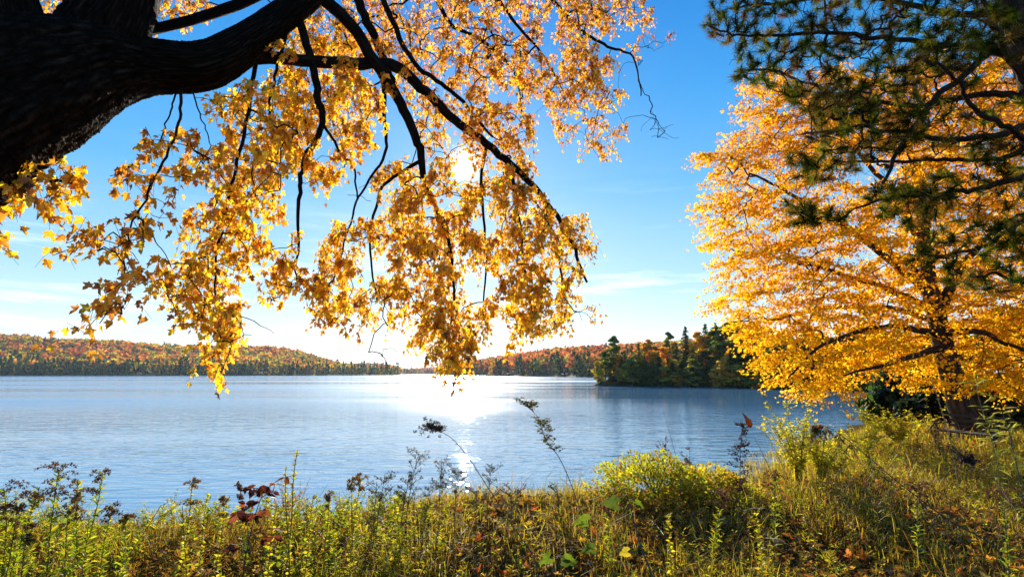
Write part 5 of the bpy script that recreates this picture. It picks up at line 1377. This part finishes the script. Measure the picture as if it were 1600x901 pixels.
# --- broad leaved plant at the bottom
def broad(spec, cols):
    def f(line, m1):
        mf = MB()
        for (s0, dx, dz, size, ci) in spec:
            p0 = at_line(line, np.array([s0]))[0]; p1 = p0 + np.array([dx, R.uniform(-.05, .05), dz])
            tube(m1, np.array([p0, (p0 + p1) / 2 + [0, 0, 0.01], p1]), [0.003, 0.0025, 0.002], (0.10, 0.09, 0.03), 4, cap=False)
            place(mf, BROAD_V, BROAD_F, p1[None], np.array([[math.copysign(1, dx), R.uniform(-.4, .4), R.uniform(-0.7, 0.1)]]), np.array([list(SUN_DIR)]) + 0.55 * rvec(1), size * 0.62, np.array([cols[ci]]))
        return [("foliage", mf, M_WEED)]
    return f
BC = [(0.42, 0.35, 0.03), (0.09, 0.14, 0.02), (0.05, 0.08, 0.02), (0.34, 0.28, 0.03)]
curve_plant([(1022, 915, 4.3), (1000, 850, 4.4), (985, 790, 4.5), (978, 772, 4.5)], "broadleaf_seedling", "dark stemmed seedling with a few bright yellow green lobed leaves at the bottom edge", "plant", 0.009, (0.035, 0.045, 0.025),
            broad([(0.25, -0.22, 0.03, 0.14, 0), (0.4, -0.12, 0.06, 0.13, 3), (0.15, -0.08, 0.0, 0.12, 0), (0.95, -0.06, -0.05, 0.20, 2), (0.9, 0.05, -0.02, 0.12, 1), (0.1, 0.06, 0.05, 0.10, 3), (0.3, -0.02, -0.05, 0.10, 0)], BC))
curve_plant([(930, 890, 4.7), (935, 840, 4.7), (930, 815, 4.7)], "broadleaf_seedling", "seedling with one wide pale green leaf, left of the dark stemmed one", "plant", 0.004, (0.08, 0.08, 0.03), broad([(0.95, -0.05, 0.02, 0.22, 1), (0.6, -0.02, -0.03, 0.2, 2)], BC))
curve_plant([(880, 905, 4.4), (872, 880, 4.4), (868, 865, 4.4)], "broadleaf_seedling", "low dark green lobed leaves at the bottom centre edge", "plant", 0.004, (0.06, 0.08, 0.03), broad([(0.8, -0.04, 0.02, 0.15, 1), (0.9, 0.05, 0.0, 0.15, 1), (0.6, 0.02, 0.03, 0.14, 2)], BC))
curve_plant([(1092, 900, 4.6), (1085, 850, 4.6), (1080, 815, 4.6)], "leafy_weed", "upright weed with narrow bright green leaves between the bottom seedling and the seed spike", "weed", 0.004, (0.12, 0.13, 0.03), lambda l, m: reeds(l, m))

# --- uncountable low weeds between them
mb = MB()
TOPX = [-60, 0, 40, 90, 150, 172, 215, 245, 285, 310, 350, 400, 440, 468, 500, 545, 600, 680, 760, 880, 960, 1010, 1090, 1150, 1230, 1330, 1450, 1600, 1700]
TOPY = [765, 782, 762, 744, 758, 806, 818, 806, 764, 757, 774, 790, 776, 735, 770, 754, 764, 770, 776, 788, 780, 762, 750, 752, 720, 690, 660, 650, 640]
SPECIES = [(LANCE_V * [1.9, 1, 1], LANCE_F, 1.0, GREENS), (LANCE_V * [1.0, 1, 1], LANCE_F, 1.35, LIMES), (OVAL_V, OVAL_F, 0.62, LIMES), (SMALL_V, SMALL_F, 0.7, [(0.40, 0.25, 0.04), (0.34, 0.16, 0.04), (0.28, 0.26, 0.03)]),
           (OVAL_V * [1.4, 1, 1], OVAL_F, 1.0, GREENS), (LANCE_V * [0.7, 1, 1], LANCE_F, 0.9, [(0.30, 0.16, 0.05), (0.22, 0.10, 0.045), (0.42, 0.28, 0.08)])]
def low_weeds(n, x0, x1, y0, y1, hr, leaf, nl, species, dmin=0.6):
    x, y = land_pts(n, x0, x1, y0, y1, dmin)
    sp = (vnoise(x, y, 1.1, 61) * 2.2 + R.normal(0, 0.35, len(x)))
    for xx, yy, ss in zip(x, y, sp):
        tv, tf, lf, cols = SPECIES[species[int(np.clip((ss + 1.2) / 2.4, 0, 0.999) * len(species))]]
        z = float(gz(xx, yy))
        top = float(P(800, np.interp(800 + F * xx / yy, TOPX, TOPY) + 16 * vnoise(xx, yy, 4.0, 62) + abs(R.normal(0, 14)), yy)[2])
        h = min(R.uniform(*hr) * (1 + 0.35 * vnoise(xx, yy, 2.2, 63)), top - z)
        if h < 0.05: continue
        ln = stem_line(h, (R.uniform(-.5, .5), R.uniform(-.5, .5)), n=5, arch=R.uniform(0, 0.15)) + [xx, yy, z]
        tube(mb, ln, np.linspace(0.003, 0.0012, 5), (0.12, 0.09, 0.035), 3, cap=False)
        leaves_on(mb, ln, int(nl * min(1.0, h / hr[1] + 0.25)), 0.1, 1.0, leaf * lf, cols, tv, tf, 0.45)
low_weeds(900, -7.5, -0.8, 4.3, 8.5, (0.20, 0.75), 0.080, 40, [0, 1, 2, 0, 4, 3, 5])
low_weeds(420, -2.5, 3.5, 5.0, 8.8, (0.10, 0.38), 0.060, 24, [2, 5, 1, 3, 2, 0])
low_weeds(520, 1.0, 9, 4.8, 13, (0.12, 0.40), 0.062, 22, [3, 2, 5, 1, 2])
low_weeds(320, 6, 18, 10, 21, (0.15, 0.42), 0.09, 24, [2, 1, 0, 3])
low_weeds(260, -4, 10, 6.4, 8.8, (0.22, 0.6), 0.06, 26, [1, 5, 2, 3, 5])
low_weeds(170, 3, 14, 8.5, 13, (0.25, 0.7), 0.075, 26, [2, 1, 3])
# flattened dead stalks
x, y = land_pts(420, -8, 14, 4.2, 12, 0.5)
for xx, yy in zip(x, y):
    L = R.uniform(0.25, 0.9); a = R.uniform(0, 6.28); t = np.linspace(0, 1, 5)[:, None]
    up = R.uniform(0.0, 0.45)
    p0 = np.array([xx, yy, float(gz(xx, yy)) + 0.02])
    p = p0 + np.array([math.cos(a), math.sin(a), 0]) * L * t + np.array([0, 0, 1.0]) * (up * L * np.sin(t * 1.9) + 0.03)
    tube(mb, p, np.linspace(0.0035, 0.0015, 5), pick([(0.20, 0.13, 0.07), (0.34, 0.26, 0.15), (0.12, 0.07, 0.04)], 1)[0], 3, cap=False)
tag(link("undergrowth", mb.mesh("undergrowth", M_WEED)), "low tangled green and yellow weeds covering the bank between the taller plants", "undergrowth", kind="stuff")

# ------------------------------------------------------------------ iron bench by the golden maple
bx, by = float(P(1518, 680, 14.6)[0]), 14.6
bench = thing("park_bench", "old bench with curled black iron arms at the foot of the golden maple", "bench", (bx, by, float(gz(bx, by))))
bench.rotation_euler = (0, 0, rad(196))
def scroll(y):
    m = MB()
    a = np.linspace(0, 2 * math.pi * 1.25, 26)
    rr = 0.15 - 0.075 * a / a[-1]
    sp = np.stack([0.30 + np.cos(a + 1.57) * rr, 0 * a + y, 0.47 + np.sin(a + 1.57) * rr], -1)
    arm = np.vstack([[(-0.28, y, 0.62)], [(-0.05, y, 0.64)], [(0.15, y, 0.62)], sp])
    tube(m, smooth_line(arm, 2), np.full(len(smooth_line(arm, 2)), 0.024), (0, 0, 0), 8)
    return m
for s in (-0.72, 0.72):
    link("arm", scroll(s).mesh("arm", M_IRON, True), bench)
    for fx, tp_ in ((0.28, 0.42), (-0.26, 0.42)):
        m = MB(); tube(m, smooth_line([(fx + math.copysign(0.06, fx), s, -0.05), (fx, s, 0.2), (fx, s, tp_)], 4), np.full(9, 0.02), (0, 0, 0), 8)
        link("leg", m.mesh("leg", M_IRON, True), bench)
def slats(pos, w, t, tilt):
    m = MB()
    for (x, z) in pos:
        c, s_ = math.cos(tilt), math.sin(tilt)
        pr = [(-w, -t), (w, -t), (w, t), (-w, t)]
        v = [(x + a * c - b * s_, y, z + a * s_ + b * c) for y in (-0.75, 0.75) for a, b in pr]
        m.add(v, [(0, 1, 2, 3), (7, 6, 5, 4), (0, 4, 5, 1), (1, 5, 6, 2), (2, 6, 7, 3), (3, 7, 4, 0)], (0, 0, 0))
    return m
link("seat", slats([(-0.2 + 0.11 * k, 0.435) for k in range(5)], 0.045, 0.015, 0.0).mesh("seat", M_SLAT), bench)
link("backrest", slats([(-0.29 - 0.02 * k, 0.56 + 0.13 * k) for k in range(3)], 0.03, 0.012, rad(100)).mesh("backrest", M_SLAT), bench)
